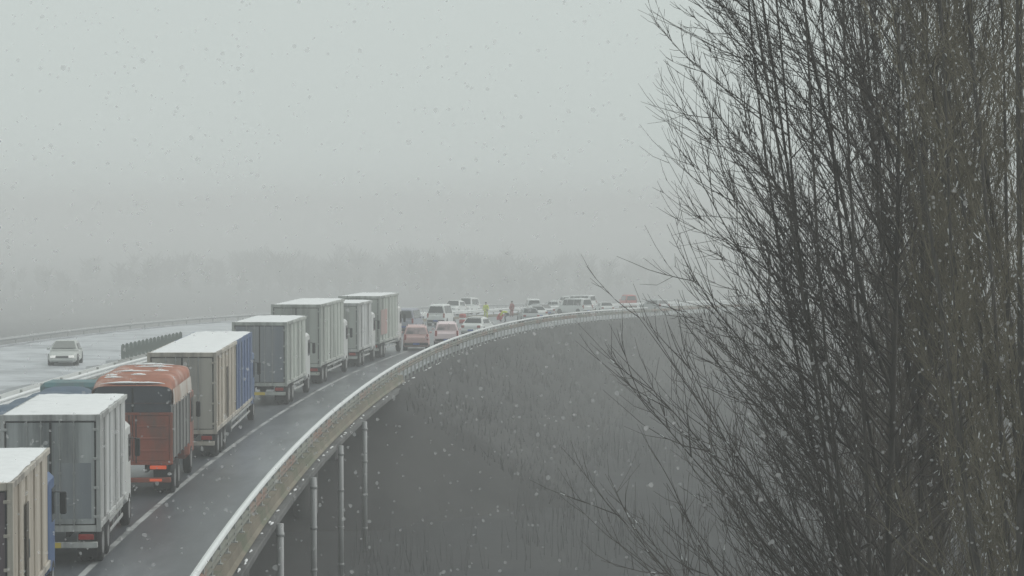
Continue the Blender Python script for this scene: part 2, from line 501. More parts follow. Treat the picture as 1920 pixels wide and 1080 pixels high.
def snow_sheet(x0, x1, y0, y1, z, t=0.045, nx=9, ny=24, holes=None):
    vs, fs = [], []
    for j in range(ny + 1):
        for i in range(nx + 1):
            e = min(i, nx - i, 1.0) if True else 1
            ej = min(j, ny - j, 1)
            jx = rng.uniform(-.03, .03) if 0 < i < nx else rng.uniform(0, .05) * (1 if i == 0 else -1)
            jy = rng.uniform(-.05, .05) if 0 < j < ny else rng.uniform(0, .07) * (1 if j == 0 else -1)
            h = t * rng.uniform(0.6, 1.1) if (e and ej) else 0.004
            vs.append((x0 + (x1 - x0) * i / nx + jx, y0 + (y1 - y0) * j / ny + jy, z + h))
    for j in range(ny):
        for i in range(nx):
            a = j * (nx + 1) + i
            fs.append((a, a + 1, a + nx + 2, a + nx + 1))
    return MB().add(vs, fs)

# ------------------------------------------------------------------ box lorries
def lorry(label, s, o_right, L, W, H, m_side, m_door, m_frame, m_cab, name='box_truck', side_door=None, m_front=None, front_from=None,
          snow=True, axles=2, skew=0.0, tail=M_tail, cab=True, bottom=1.05, group='lorries queued nose to tail in the slow lane', panel=None, turn=0.0):
    p = P(s, o_right + W / 2)
    rx, ry, rz = frame(s + L / 2)
    t = empty(name, p, (rx, ry, rz + turn))
    tag(t, label, 'truck', group)
    hw = W / 2
    def corrugated(y0, y1, nm, m, z1=H - 0.08, bulge=0.0):
        """cargo box whose flanks are pressed into shallow vertical ribs"""
        mb = MB()
        ys_, pat = [], []
        y = y0
        kk = 0
        pitch = 0.32
        while y < y1 - 0.01:
            ys_.append(y)
            pat.append(0.0 if kk % 4 in (0, 1) else 0.022)
            y += pitch * (0.38 if kk % 2 == 0 else 0.12)
            kk += 1
        ys_.append(y1); pat.append(0.0)
        rings = []
        for yy, q in zip(ys_, pat):
            x = hw - 0.03 - q + bulge
            rings.append([(-x, yy, bottom), (x, yy, bottom), (x, yy, z1), (-x, yy, z1)])
        mb.loft(rings)
        return mb.build(nm, m, t)
    ysplit = front_from if front_from else L
    box = corrugated(0.05, ysplit, 'cargo_box', m_side)
    if front_from:
        tag(corrugated(ysplit + 0.04, L, 'front_box', m_front, H - 0.02, 0.045), 'blue forward section of the box')
        MB().box(-hw + 0.02, hw - 0.02, ysplit + 0.005, ysplit + 0.035, bottom + 0.02, H - 0.1).build('gap_seal', M_rubber, t)
    # side rails, top and bottom
    for sg in (-1, 1):
        mb = MB()
        mb.box(sg * hw - 0.035, sg * hw + 0.035 if False else sg * hw + 0.01 * sg + 0.025, 0.0, ysplit, H - 0.16, H - 0.02, 0.012)
        mb.box(sg * hw - 0.035, sg * hw + 0.035, 0.0, L, bottom - 0.06, bottom + 0.1, 0.012)
        mb.build('side_rail', m_frame, t)
    nrx = max(3, int(L / 1.25))
    for sg in (-1, 1):
        for i in range(1, nrx):
            yy = L * i / nrx
            if front_from and abs(yy - ysplit) < 0.2: continue
            x = sg * (hw + (0.045 if (front_from and yy > ysplit) else 0.0))
            MB().box(x - 0.03, x + 0.012, yy - 0.03, yy + 0.03, bottom + 0.1, H - 0.162, 0.006).build('side_post', m_side if not (front_from and yy > ysplit) else m_front, t)
    MB().box(-hw + 0.03, hw - 0.03, 0.02, ysplit, H - 0.079, H - 0.03, 0.01).build('roof_panel', m_frame, t)
    if snow:
        ny_ = max(8, int(L * 2.2))
        sn = snow_sheet(-hw + 0.01, hw - 0.01, 0.04, L - 0.05, H - 0.018, 0.055, 9, ny_).build('roof_snow', M_snow, t, True)
    # rear frame
    fr = MB()
    for sg in (-1, 1):
        fr.box(sg * hw - 0.07 * (sg > 0) - 0.05 * (sg < 0) + (0.0 if sg > 0 else 0.0), sg * hw + 0.05 if sg > 0 else sg * hw + 0.07, -0.05, 0.06, bottom - 0.12, H, 0.012)
    fr.box(-hw + 0.071, hw - 0.071, -0.046, 0.056, H - 0.17, H - 0.004, 0.012)
    fr.box(-hw + 0.071, hw - 0.071, -0.046, 0.056, bottom - 0.118, bottom + 0.05, 0.012)
    fr.build('rear_frame', m_frame, t)
    zb, zt = bottom + 0.075, H - 0.195
    for sg in (-1, 1):
        x0, x1 = (0.014, hw - 0.1) if sg > 0 else (-hw + 0.1, -0.014)
        d = MB().box(x0, x1, -0.03, 0.03, zb, zt, 0.012).build('door', m_door, t)
        se = MB()
        se.box(x0 - 0.012, x0 + 0.016, -0.038, -0.029, zb - 0.012, zt + 0.012)
        se.box(x1 - 0.016, x1 + 0.024, -0.038, -0.029, zb - 0.012, zt + 0.012)
        se.box(x0 + 0.017, x1 - 0.017, -0.0375, -0.029, zt - 0.014, zt + 0.014)
        se.box(x0 + 0.017, x1 - 0.017, -0.0375, -0.029, zb - 0.012, zb + 0.012)
        se.build('door_seal', M_rubber, d)
        for bx in (x0 + (x1 - x0) * (0.2 if sg > 0 else 0.8), x0 + (x1 - x0) * (0.52 if sg > 0 else 0.48)):
            lb_ = MB().cyl((bx, -0.06, zb - 0.05), (bx, -0.06, zt + 0.03), 0.017, n=8)
            for zz in (zb + 0.1, (zb + zt) / 2, zt - 0.1):
                lb_.box(bx - 0.04, bx + 0.04, -0.075, -0.028, zz - 0.03, zz + 0.03, 0.005)
            lb_.box(bx - 0.14 * sg if sg > 0 else bx, bx if sg > 0 else bx + 0.14, -0.085, -0.068, zb + 0.5, zb + 0.53)
            lb_.build('locking_bar', M_steelbar, d)
        for zz in np.linspace(zb + 0.2, zt - 0.2, 4):
            xh = sg * (hw - 0.075)
            MB().box(xh - 0.07, xh + 0.07, -0.066, -0.03, zz - 0.035, zz + 0.035, 0.008).build('hinge', m_frame, d)
        if panel is not None:
            MB().box(x0 + 0.14, x1 - 0.1, -0.034, -0.0305, zb + 0.15, zb + (zt - zb) * 0.6).build('door_patch', panel, d)
    if side_door is not None:
        y0, wd, m = side_door
        sdm = MB().box(hw + 0.002, hw + 0.03, y0, y0 + wd, bottom + 0.14, bottom + 0.14 + (H - bottom) * 0.68, 0.008).build('side_door', m, t)
        MB().cyl((hw + 0.045, y0 + wd * 0.8, bottom + 0.8), (hw + 0.045, y0 + wd * 0.8, bottom + 1.2), 0.014, n=6).build('handle', M_steelbar, sdm)
    # chassis, bumper, lamps, mudguards, wheels
    ch = MB()
    for x in (-0.42, 0.42):
        ch.box(x - 0.05, x + 0.05, 0.15, L + 1.2, 0.78, 1.02)
    for yy in np.arange(0.3, L, 1.2):
        ch.box(-hw + 0.12, hw - 0.12, yy - 0.04, yy + 0.04, 1.021, max(1.03, bottom - 0.061))
    ch.box(-0.7, 0.7, L * 0.5, L * 0.5 + 1.1, 0.5, 0.76, 0.04)
    ch.build('chassis', M_chassis, t)
    bp = MB().box(-hw + 0.05, hw - 0.05, -0.02, 0.1, 0.5, 0.66, 0.02)
    for x in (-0.7, 0.7):
        bp.box(x - 0.04, x + 0.04, 0.1, 0.18, 0.5, 1.0)
    bp.build('bumper', m_frame, t)
    for sg in (-1, 1):
        tl = MB().box(sg * (hw - 0.34) - 0.2, sg * (hw - 0.34) + 0.2, -0.05, 0.05, 0.72, 0.87, 0.02).build('tail_light', tail, t)
        MB().box(sg * (hw - 0.34) - 0.215, sg * (hw - 0.34) + 0.215, -0.03, 0.09, 0.7, 0.89, 0.02).build('lamp_housing', M_chassis, tl)
        MB().box(sg * (hw - 0.36) - 0.26, sg * (hw - 0.36) + 0.26, 0.42, 0.435, 0.22, 0.98).build('mudflap', M_rubber, t)
        sgd = MB()
        for z in (0.5, 0.78):
            sgd.box(sg * (hw - 0.06) - 0.02, sg * (hw - 0.06) + 0.02, L * 0.32 if axles < 3 else L * 0.42, L - 0.6, z, z + 0.1, 0.01)
        for yy in np.linspace(L * 0.45, L - 0.8, 4):
            sgd.box(sg * (hw - 0.1) - 0.02, sg * (hw - 0.1) + 0.02, yy - 0.03, yy + 0.03, 0.5, bottom - 0.06)
        sgd.build('side_guard', M_galv, t)
        for a in range(axles):
            yy = 1.15 + 1.32 * a
            wheel(t, sg * (hw - 0.16), yy, 0.5, 0.27, 'truck')
            wheel(t, sg * (hw - 0.47), yy, 0.5, 0.27, 'truck')
        wheel(t, sg * (hw - 0.17), L + 1.25, 0.5, 0.28, 'truck')
    MB().box(-0.26, 0.26, -0.028, -0.02, 0.51, 0.65).build('number_plate', M_plate, t)
    if cab:
        y0 = L + 0.25
        rings = []
        for yy, zb_, zt_, w in ((y0, 0.95, 2.95, hw - 0.08), (y0 + 0.2, 0.7, 3.05, hw - 0.04), (y0 + 1.3, 0.55, 3.05, hw - 0.04), (y0 + 1.75, 0.5, 2.95, hw - 0.08), (y0 + 2.05, 0.48, 1.75, hw - 0.1), (y0 + 2.1, 0.5, 1.2, hw - 0.12)):
            c = 0.12
            rings.append([(-w + c, yy, zb_), (w - c, yy, zb_), (w, yy, zb_ + c), (w, yy, zt_ - c), (w - c, yy, zt_), (-w + c, yy, zt_), (-w, yy, zt_ - c), (-w, yy, zb_ + c)])
        cb = MB().loft(rings).build('cab', m_cab, t)
        MB().add([(-hw + 0.2, y0 + 2.075, 1.8), (hw - 0.2, y0 + 2.075, 1.8), (hw - 0.25, y0 + 1.79, 2.85), (-hw + 0.25, y0 + 1.79, 2.85),
                  (-hw + 0.2, y0 + 2.045, 1.8), (hw - 0.2, y0 + 2.045, 1.8), (hw - 0.25, y0 + 1.76, 2.85), (-hw + 0.25, y0 + 1.76, 2.85)],
                 [(0, 1, 2, 3), (7, 6, 5, 4), (0, 4, 5, 1), (1, 5, 6, 2), (2, 6, 7, 3), (3, 7, 4, 0)]).build('windshield', M_glass, cb)
        for sg in (-1, 1):
            x = sg * (hw - 0.035)
            MB().box(x - 0.008, x + 0.008, y0 + 0.75, y0 + 1.6, 1.9, 2.7, 0.004).build('side_window', M_glass, cb)
            mr_ = MB().box(sg * (hw + 0.12) - 0.08, sg * (hw + 0.12) + 0.08, y0 + 1.85, y0 + 1.95, 1.95, 2.5, 0.03)
            mr_.cyl((sg * (hw - 0.05), y0 + 1.7, 2.52), (sg * (hw + 0.12), y0 + 1.9, 2.48), 0.015, n=6)
            mr_.build('mirror', M_chassis, cb)
        df = MB()
        df.add([(-hw + 0.2, y0 + 0.1, 3.0), (hw - 0.2, y0 + 0.1, 3.0), (hw - 0.25, y0 + 1.5, 3.03), (-hw + 0.25, y0 + 1.5, 3.03), (-hw + 0.25, y0 + 0.1, min(H, 3.7)), (hw - 0.25, y0 + 0.1, min(H, 3.7))],
               [(0, 1, 5, 4), (4, 5, 2, 3), (0, 4, 3), (1, 2, 5), (0, 3, 2, 1)])
        df.build('wind_deflector', m_cab, cb)
    return t

M_white_side = dirty('white_box_side', (0.6, 0.61, 0.61), (0.2, 0.2, 0.195))
M_white_door = dirty('white_box_door', (0.42, 0.44, 0.44), (0.15, 0.16, 0.165), 0.4, 0.66)
M_white_frame = dirty('pale_frame', (0.5, 0.51, 0.5), (0.2, 0.2, 0.2))
M_cream_side = dirty('cream_box_side', (0.56, 0.51, 0.44), (0.33, 0.28, 0.23))
M_cream_frame = dirty('cream_frame', (0.5, 0.46, 0.4), (0.22, 0.2, 0.18))
M_plum_door = dirty('plum_door', (0.115, 0.085, 0.1), (0.07, 0.058, 0.066))
M_blue_side = dirty('blue_box_side', (0.1, 0.15, 0.3), (0.13, 0.16, 0.22))
M_blue_cab = mat('blue_cab_paint', (0.045, 0.1, 0.24), 0.35, 0.1, 2.0)
M_white_cab = mat('white_cab_paint', (0.6, 0.61, 0.6), 0.35, 0.08, 2.0)
M_grey_door = dirty('grey_green_door', (0.4, 0.42, 0.39), (0.24, 0.25, 0.235))
M_grey_side = dirty('grey_green_side', (0.52, 0.55, 0.51), (0.23, 0.24, 0.225))
M_grey_frame = dirty('grey_green_frame', (0.45, 0.47, 0.44), (0.2, 0.21, 0.2))
M_slate_door = dirty('slate_door', (0.17, 0.19, 0.225), (0.27, 0.28, 0.29))
M_pale_door = dirty('pale_door', (0.42, 0.44, 0.41), (0.27, 0.28, 0.26))
M_pink_panel = dirty('faded_red_panel', (0.42, 0.24, 0.22), (0.36, 0.28, 0.26))
M_bluegrey = dirty('blue_grey_door_reflection', (0.21, 0.23, 0.255), (0.3, 0.31, 0.32))  # rectangle painted on the doors for a reflection of dirt

lorry('cream sided lorry with plum rear doors, cut by the left picture edge', -31.5, 3.15, 7.4, 2.5, 3.8, M_cream_side, M_plum_door, M_cream_frame, M_blue_cab,
      side_door=(2.6, 0.42, mat('dark_side_door', (0.09, 0.075, 0.06), 0.6, 0.2, 2.0)), turn=0.055)
lorry('white box lorry with black-edged double doors and blue-grey lower patches, behind the cream lorry', -17.6, 3.35, 7.2, 2.5, 4.0, M_white_side, M_white_door, M_white_frame, M_white_cab, panel=M_bluegrey, turn=0.045)
lorry('cream box lorry with blue forward section, just ahead of the orange lorry', 9.6, 3.55, 15.6, 2.5, 4.0, M_cream_side, dirty('cream_door', (0.42, 0.4, 0.36), (0.27, 0.26, 0.245)), M_cream_frame, M_blue_cab,
      side_door=(4.4, 0.36, mat('dark_side_door', (0.09, 0.075, 0.06))), m_front=M_blue_side, front_from=8.3, axles=3, turn=0.042)
lorry('grey-green box lorry with slate coloured rear, ahead of the blue section', 34.0, 3.85, 7.2, 2.55, 4.0, M_grey_side, M_slate_door, M_grey_frame, M_white_cab, panel=M_slate_door)
lorry('tallest pale box lorry in the queue, rising behind the slate-backed one', 48.0, 4.05, 9.6, 2.6, 4.3, M_grey_side, M_grey_door, M_grey_frame, M_white_cab)
lorry('low pale box lorry half hidden between the tallest and the farthest lorry', 63.0, 4.0, 6.0, 2.5, 3.85, M_white_side, M_pale_door, M_white_frame, M_white_cab)
far = lorry('farthest pale box lorry in the queue, with a faded red patch on its side', 72.3, 4.0, 8.6, 2.6, 4.0, M_grey_side, M_grey_door, M_grey_frame, M_white_cab)
pp = MB().box(1.315, 1.335, 0.5, 3.2, 1.5, 3.1, 0.005).build('side_sign', M_pink_panel, far)

# ------------------------------------------------------------------ orange tarpaulin lorry
def orange_lorry():
    L, W, H = 6.3, 2.55, 3.95
    hw = W / 2
    s, orr = -2.2, 3.45
    t = empty('tarpaulin_truck', P(s, orr + hw), (0, 0, frame(s + 4)[2] + 0.045))
    tag(t, 'orange tarpaulin-topped lorry with dark band across its red rear and lit lamps', 'truck', 'lorries queued nose to tail in the slow lane')
    M_or = mat('orange_tarpaulin', (0.34, 0.125, 0.075), 0.65, 0.25, 1.6, bump=0.7, second=(0.52, 0.4, 0.36), mix=(0.5, 0.7))
    M_red = mat('red_tailgate', (0.29, 0.07, 0.04), 0.55, 0.25, 1.6, second=(0.13, 0.075, 0.06), mix=(0.42, 0.64), stretch=(1, 1, 0.4))
    M_dkside = dirty('charcoal_curtain', (0.15, 0.15, 0.15), (0.24, 0.235, 0.23))
    M_pale = dirty('pale_tarpaulin_hem', (0.55, 0.52, 0.48), (0.4, 0.28, 0.22))
    M_band = mat('slate_upper_panel', (0.05, 0.058, 0.075), 0.4, 0.25, 1.5)
    # cover: rounded in section, dipping at the rear
    def ring(y, zt, x, ze, sag=0.0):
        pts = []
        for a in np.linspace(0, math.pi, 17):
            cx, cz = math.cos(a), math.sin(a)
            px = x * (abs(cx) ** 0.36) * (1 if cx >= 0 else -1)
            pz = ze + (zt - ze) * (max(0.0, cz) ** 0.3) - sag * cz ** 4
            pts.append((px, y, pz))
        return pts
    def cover(inset=0.0, z_edge=3.05):
        rings = []
        for k in range(31):
            y = -0.06 + (L + 0.06) * k / 30
            ph = (y / 1.15) % 1.0
            sag = 0.075 * math.sin(math.pi * ph)
            dip = 0.28 * max(0, 1 - y / 0.8) ** 2
            rings.append(ring(y, H - dip, hw + 0.03 - 0.02 * math.sin(math.pi * ph), z_edge, sag))
        return rings
    rs = cover()
    MB().loft(rs, caps=False).build('tarpaulin', M_or, t, True)
    # pale hem hanging down the flanks
    for sg in (-1, 1):
        vs, fs = [], []
        for k in range(61):
            y = -0.03 + (L) * k / 60
            w = 0.03 * math.sin(k * 1.7) + 0.02 * math.sin(k * 3.1)
            for z, d in ((3.5, 0.03), (3.35, 0.05), (3.18, 0.055 + w * 0.5), (3.0 + 0.05 * math.sin(k * 0.9), 0.05 + w)):
                vs.append((sg * (hw + d - 0.0), y, z))
        for k in range(60):
            for j in range(3):
                a = k * 4 + j
                fs.append((a, a + 1, a + 5, a + 4))
        MB().add(vs, fs).build('tarpaulin_hem', M_pale, t, True)
    body = MB().box(-hw + 0.03, hw - 0.03, 0.06, L, 1.15, 3.1, 0.02).build('curtain_body', M_dkside, t)
    for sg in (-1, 1):
        for yy in np.arange(0.5, L, 1.15):
            MB().box(sg * (hw - 0.01) - 0.022, sg * (hw - 0.01) + 0.022, yy - 0.03, yy + 0.03, 1.12, 2.9, 0.008).build('side_stake', M_dkside, t)
    # upper dark panel, arched to fit under the cover
    prof = [p for p in ring(0, 3.66, hw - 0.03, 2.95)]
    ring0 = [(x, -0.01, z) for x, _, z in prof] + [(-hw + 0.03, -0.01, 2.75), (hw - 0.03, -0.01, 2.75)]
    ring1 = [(x, 0.06, z) for x, _, z in ring0]
    MB().loft([ring0, ring1]).build('upper_panel', M_band, t)
    MB().box(-0.03, 0.03, -0.04, -0.011, 2.76, 3.55, 0.008).build('centre_post', M_chassis, t)
    fr = MB()
    for sg in (-1, 1):
        fr.box(sg * (hw - 0.03) - 0.05, sg * (hw - 0.03) + 0.05, -0.06, 0.055, 1.05, 2.74, 0.012)
    fr.box(-hw + 0.021, hw - 0.021, -0.05, 0.05, 2.66, 2.745, 0.01)
    fr.box(-hw + 0.021, hw - 0.021, -0.05, 0.05, 1.04, 1.16, 0.01)
    fr.build('rear_frame', M_red, t)
    for sg in (-1, 1):
        x0, x1 = (0.012, hw - 0.09) if sg > 0 else (-hw + 0.09, -0.012)
        d = MB().box(x0, x1, -0.035, 0.03, 1.17, 2.65, 0.012).build('tailgate_leaf', M_red, t)
        for z in (1.5, 1.9, 2.3):
            MB().box(x0 + 0.05, x1 - 0.05, -0.055, -0.034, z - 0.035, z + 0.035, 0.01).build('rib', M_red, d)
        MB().cyl((x0 + 0.1 if sg > 0 else x1 - 0.1, -0.07, 1.1), (x0 + 0.1 if sg > 0 else x1 - 0.1, -0.07, 2.66), 0.018, n=8).build('locking_bar', M_chassis, d)
        tl = MB().box(sg * 0.82 - 0.27, sg * 0.82 + 0.27, -0.06, 0.04, 0.9, 1.02, 0.02).build('tail_light', M_taillit, t)
        MB().box(sg * 0.82 - 0.29, sg * 0.82 + 0.29, -0.04, 0.08, 0.875, 1.035, 0.015).build('lamp_housing', M_chassis, tl)
        MB().box(sg * 0.74 - 0.2, sg * 0.74 + 0.2, -0.05, -0.021, 0.5, 0.585, 0.012).build('bumper_lamp', M_taillit, t)
        MB().box(sg * 0.9 - 0.28, sg * 0.9 + 0.28, 0.42, 0.435, 0.2, 0.98).build('mudflap', M_rubber, t)
        for a in range(2):
            wheel(t, sg * (hw - 0.16), 1.2 + 1.32 * a, 0.5, 0.27, 'truck')
            wheel(t, sg * (hw - 0.47), 1.2 + 1.32 * a, 0.5, 0.27, 'truck')
        wheel(t, sg * (hw - 0.17), L + 0.9, 0.5, 0.28, 'truck')
    MB().box(-hw + 0.05, hw - 0.05, -0.02, 0.1, 0.46, 0.62, 0.02).build('bumper', M_red, t)
    ch = MB()
    for x in (-0.42, 0.42):
        ch.box(x - 0.05, x + 0.05, 0.12, L + 1.0, 0.78, 1.02)
    for yy in np.arange(0.3, L, 1.2):
        ch.box(-hw + 0.12, hw - 0.12, yy - 0.04, yy + 0.04, 1.021, 1.149)
    ch.build('chassis', M_chassis, t)
    # snow caught along the cover's bows
    for y, x0, x1 in ((0.1, -1.1, 1.15), (0.62, -1.15, -0.35), (0.95, -1.1, -0.55), (1.0, -0.2, 0.35), (5.75, -0.9, 0.8), (3.2, 0.3, 0.9), (4.6, -0.4, 0.9), (2.3, -1.0, 0.4)):
        rings = []
        n = 14
        for k in range(n + 1):
            x = x0 + (x1 - x0) * k / n
            ph = (y / 1.15) % 1.0
            dip = 0.28 * max(0, 1 - y / 0.8) ** 2
            zt = H - dip - 0.075 * math.sin(math.pi * ph)
            u = min(0.999, abs(x) / (hw + 0.03))
            z = 3.05 + (zt - 3.05) * (1 - u ** (2 / 0.36)) ** 0.15
            e = math.sin(math.pi * (0.06 + 0.88 * k / n)) * rng.uniform(0.7, 1.2)
            rings.append([(x, y + 0.12 * e * math.cos(a), z - 0.015 + 0.055 * e * math.sin(a)) for a in np.linspace(0, math.pi, 6)])
        MB().loft(rings).build('snow_ridge', M_snow, t, True)
    y0 = L + 0.15
    cb = MB().box(-hw + 0.05, hw - 0.05, y0, y0 + 1.95, 0.55, 3.0, 0.16).build('cab', M_red, t)
    MB().box(-hw + 0.25, hw - 0.25, y0 + 1.94, y0 + 1.965, 1.75, 2.75, 0.01).build('windshield', M_glass, cb)
    for sg in (-1, 1):
        MB().box(sg * (hw - 0.045) - 0.01, sg * (hw - 0.045) + 0.01, y0 + 0.7, y0 + 1.6, 1.8, 2.65, 0.004).build('side_window', M_glass, cb)
        MB().box(sg * (hw + 0.12) - 0.08, sg * (hw + 0.12) + 0.08, y0 + 1.75, y0 + 1.85, 1.9, 2.45, 0.03).build('mirror', M_chassis, cb)
orange_lorry()

# ------------------------------------------------------------------ low teal lorry in the middle lane, seen between the others
def teal_lorry():
    L, W = 13.0, 2.5
    hw = W / 2
    s = -2.0
    t = empty('dropside_truck', P(s, 8.0 + hw), frame(s + 6))
    tag(t, 'low teal dropside lorry in the middle lane, left of the queue', 'truck')
    M_teal = dirty('teal_dropside', (0.06, 0.17, 0.19), (0.11, 0.13, 0.14))
    M_btarp = mat('blue_tarpaulin', (0.07, 0.11, 0.17), 0.55, 0.25, 1.2, bump=0.5, second=(0.13, 0.17, 0.2), mix=(0.5, 0.7))
    MB().box(-hw + 0.03, hw - 0.03, 0, L, 1.1, 1.25, 0.02).build('bed', M_chassis, t)
    for sg in (-1, 1):
        for k in range(5):
            MB().box(sg * hw - 0.03, sg * hw + 0.03, 0.05 + k * 2.59, 0.05 + k * 2.59 + 2.5, 1.2, 1.95, 0.015).build('side_board', M_teal, t)
        for a in range(3):
            wheel(t, sg * (hw - 0.16), 1.2 + 1.32 * a, 0.5, 0.27, 'truck')
        wheel(t, sg * (hw - 0.17), L + 1.2, 0.5, 0.28, 'truck')
        MB().box(sg * 0.85 - 0.2, sg * 0.85 + 0.2, -0.05, 0.03, 0.85, 0.98, 0.02).build('tail_light', M_tail, t)
    MB().box(-hw + 0.031, hw - 0.031, -0.03, 0.03, 1.2, 1.95, 0.015).build('tailboard', M_teal, t)
    rings = []
    for k in range(40):
        y = 0.1 + (L - 0.2) * k / 39
        zt = 2.55 + 0.12 * math.sin(k * 0.7) + 0.06 * math.sin(k * 1.9)
        rings.append([((hw - 0.05) * math.copysign(abs(math.cos(a)) ** 0.6, math.cos(a)), y, 1.7 + (zt - 1.7) * math.sin(a) ** 0.7) for a in np.linspace(0, math.pi, 13)])
    MB().loft(rings).build('tarpaulin', M_btarp, t, True)
    cb = MB().box(-hw + 0.04, hw - 0.04, L + 0.2, L + 2.2, 0.55, 2.75, 0.16).build('cab', M_teal, t)
    MB().box(-hw + 0.2, hw - 0.2, L + 2.19, L + 2.215, 1.6, 2.55, 0.01).build('windshield', M_glass, cb)
    MB().box(-0.45, 0.45, 0.1, L + 1.5, 0.75, 1.1).build('chassis', M_chassis, t)
teal_lorry()

# ------------------------------------------------------------------ cars and vans
def car(label, cat, name, s, o, kind, m_paint, turn=0.0, front_glass=M_glass, oncoming=False, lit=False, group='vehicles stopped on the far stretch of road', plate=M_plateblue, rack=False, lamps=None, snow=False, rear_glass=M_glass):
    rx, ry, rz = frame(s)
    t = empty(name, P(s, o), (rx if not oncoming else -rx, ry, rz + turn + (math.pi if oncoming else 0)))
    tag(t, label, cat, group)
    if kind == 'sedan':
        L, W, H, belt = 4.6, 1.78, 1.46, 0.92
        cabin = [(-1.75, 0.9), (-1.1, 1.42), (0.2, 1.46), (1.15, 0.95)]
    elif kind == 'suv':
        L, W, H, belt = 4.6, 1.82, 1.7, 1.05
        cabin = [(-2.15, 1.0), (-1.85, 1.62), (0.25, 1.7), (1.1, 1.08)]
    else:
        L, W, H, belt = 4.9, 1.78, 1.95, 1.08
        cabin = [(-2.38, 1.0), (-2.25, 1.88), (0.9, 1.95), (1.75, 1.1)]
    hw, hl = W / 2, L / 2
    hood = 0.78 if kind == 'sedan' else 0.98
    st = [(-hl, 0.42, belt - 0.16, hw - 0.12), (-hl + 0.1, 0.28, belt - 0.03, hw - 0.04), (-hl + 0.5, 0.22, belt + 0.02, hw), (0.3, 0.2, belt + 0.02, hw),
          (hl - 1.15, 0.22, hood + 0.1, hw), (hl - 0.35, 0.25, hood, hw - 0.05), (hl - 0.05, 0.32, hood - 0.14, hw - 0.16), (hl, 0.42, hood - 0.28, hw - 0.24)]
    rings = []
    for y, zb, zt, w in st:
        c = 0.11
        rings.append([(-w + c, y, zb), (w - c, y, zb), (w, y, zb + c * 1.3), (w, y, (zb + zt) / 2), (w - 0.03, y, zt - c * 0.8), (w - 0.16, y, zt), (-w + 0.16, y, zt), (-w + 0.03, y, zt - c * 0.8), (-w, y, (zb + zt) / 2), (-w, y, zb + c * 1.3)])
    MB().loft(rings).build('body', m_paint, t, False)
    # greenhouse with tumblehome
    wb_, wt_ = hw - 0.06, hw - 0.24
    (ya, za), (yb, zb), (yc, zc), (yd, zd) = cabin
    def at(y, z):
        return wb_ + (wt_ - wb_) * max(0, min(1, (z - belt) / (H - belt)))
    rr = []
    mid = [(ya, za - 0.05), (ya + (yb - ya) * 0.9, za + (zb - za) * 0.93), (yb + 0.12, zb + 0.01), ((yb + yc) / 2, H + 0.015), (yc - 0.1, zc), (yc + 0.12 * (yd - yc), zc - 0.1 * (zc - zd)), (yd, zd - 0.05)]
    for y, z in mid:
        w = at(y, z)
        zl = belt - 0.02
        w0 = wb_
        rr.append([(-w0, y, zl), (w0, y, zl), (w, y, max(zl + 0.01, z - 0.05)), (w - 0.09, y, max(zl + 0.012, z)), (-w + 0.09, y, max(zl + 0.012, z)), (-w, y, max(zl + 0.01, z - 0.05))])
    cb = MB().loft(rr).build('cabin', m_paint, t)
    def slab(quad, nrm, th=0.012):
        n = Vector(nrm).normalized() * th
        q = [Vector(p) for p in quad]
        return MB().add([p - n for p in q] + [p + n for p in q], [(3, 2, 1, 0), (4, 5, 6, 7), (0, 1, 5, 4), (1, 2, 6, 5), (2, 3, 7, 6), (3, 0, 4, 7)])
    def on(a, b, u):
        return (a[0] + (b[0] - a[0]) * u, a[1] + (b[1] - a[1]) * u)
    # rear window and windshield follow the cabin ends
    p0, p1 = on(cabin[0], cabin[1], 0.2), on(cabin[0], cabin[1], 0.86)
    n = (0, -(cabin[1][1] - cabin[0][1]), cabin[1][0] - cabin[0][0])
    off = Vector(n).normalized() * 0.035
    q = [(-at(*p0) + 0.1, *p0), (at(*p0) - 0.1, *p0), (at(*p1) - 0.14, *p1), (-at(*p1) + 0.14, *p1)]
    slab([Vector(v) + off for v in q], n).build('rear_window', rear_glass, cb)
    p0, p1 = on(cabin[3], cabin[2], 0.14), on(cabin[3], cabin[2], 0.9)
    n = (0, cabin[2][1] - cabin[3][1], cabin[3][0] - cabin[2][0])
    off = Vector(n).normalized() * 0.035
    q = [(-at(*p0) + 0.08, *p0), (at(*p0) - 0.08, *p0), (at(*p1) - 0.12, *p1), (-at(*p1) + 0.12, *p1)]
    slab([Vector(v) + off for v in q], n).build('windshield', front_glass, cb)
    zt = H - 0.16
    for sg in (-1, 1):
        cuts = [cabin[0][0] + 0.45, -0.15, cabin[3][0] - 0.62] if kind != 'van' else [-2.0, -0.8, 0.35, 1.1]
        for y0, y1 in zip(cuts[:-1], cuts[1:]):
            zq = belt + 0.06
            d = 0.16 if y1 == cuts[-1] else 0.02
            d0 = 0.14 if (y0 == cuts[0] and kind == 'sedan') else 0.02
            q = [(sg * (at(0, zq) + 0.012), y0 + 0.03, zq), (sg * (at(0, zq) + 0.012), y1 - 0.03, zq), (sg * (at(0, zt) + 0.012), y1 - 0.03 - d, zt), (sg * (at(0, zt) + 0.012), y0 + 0.03 + d0, zt)]
            slab(q, (sg, 0, 0.3), 0.01).build('side_window', M_glass, cb)
        tl = MB().box(sg * (hw - 0.24) - 0.13, sg * (hw - 0.24) + 0.13, -hl - 0.012, -hl + 0.2, belt - 0.28, belt - 0.08, 0.02) if kind == 'sedan' else \
             MB().box(sg * (hw - 0.15) - 0.07, sg * (hw - 0.15) + 0.07, -hl - 0.012, -hl + 0.2, belt - 0.34, belt + 0.06, 0.02)
        tl.build('tail_light', lamps or M_tail, t)
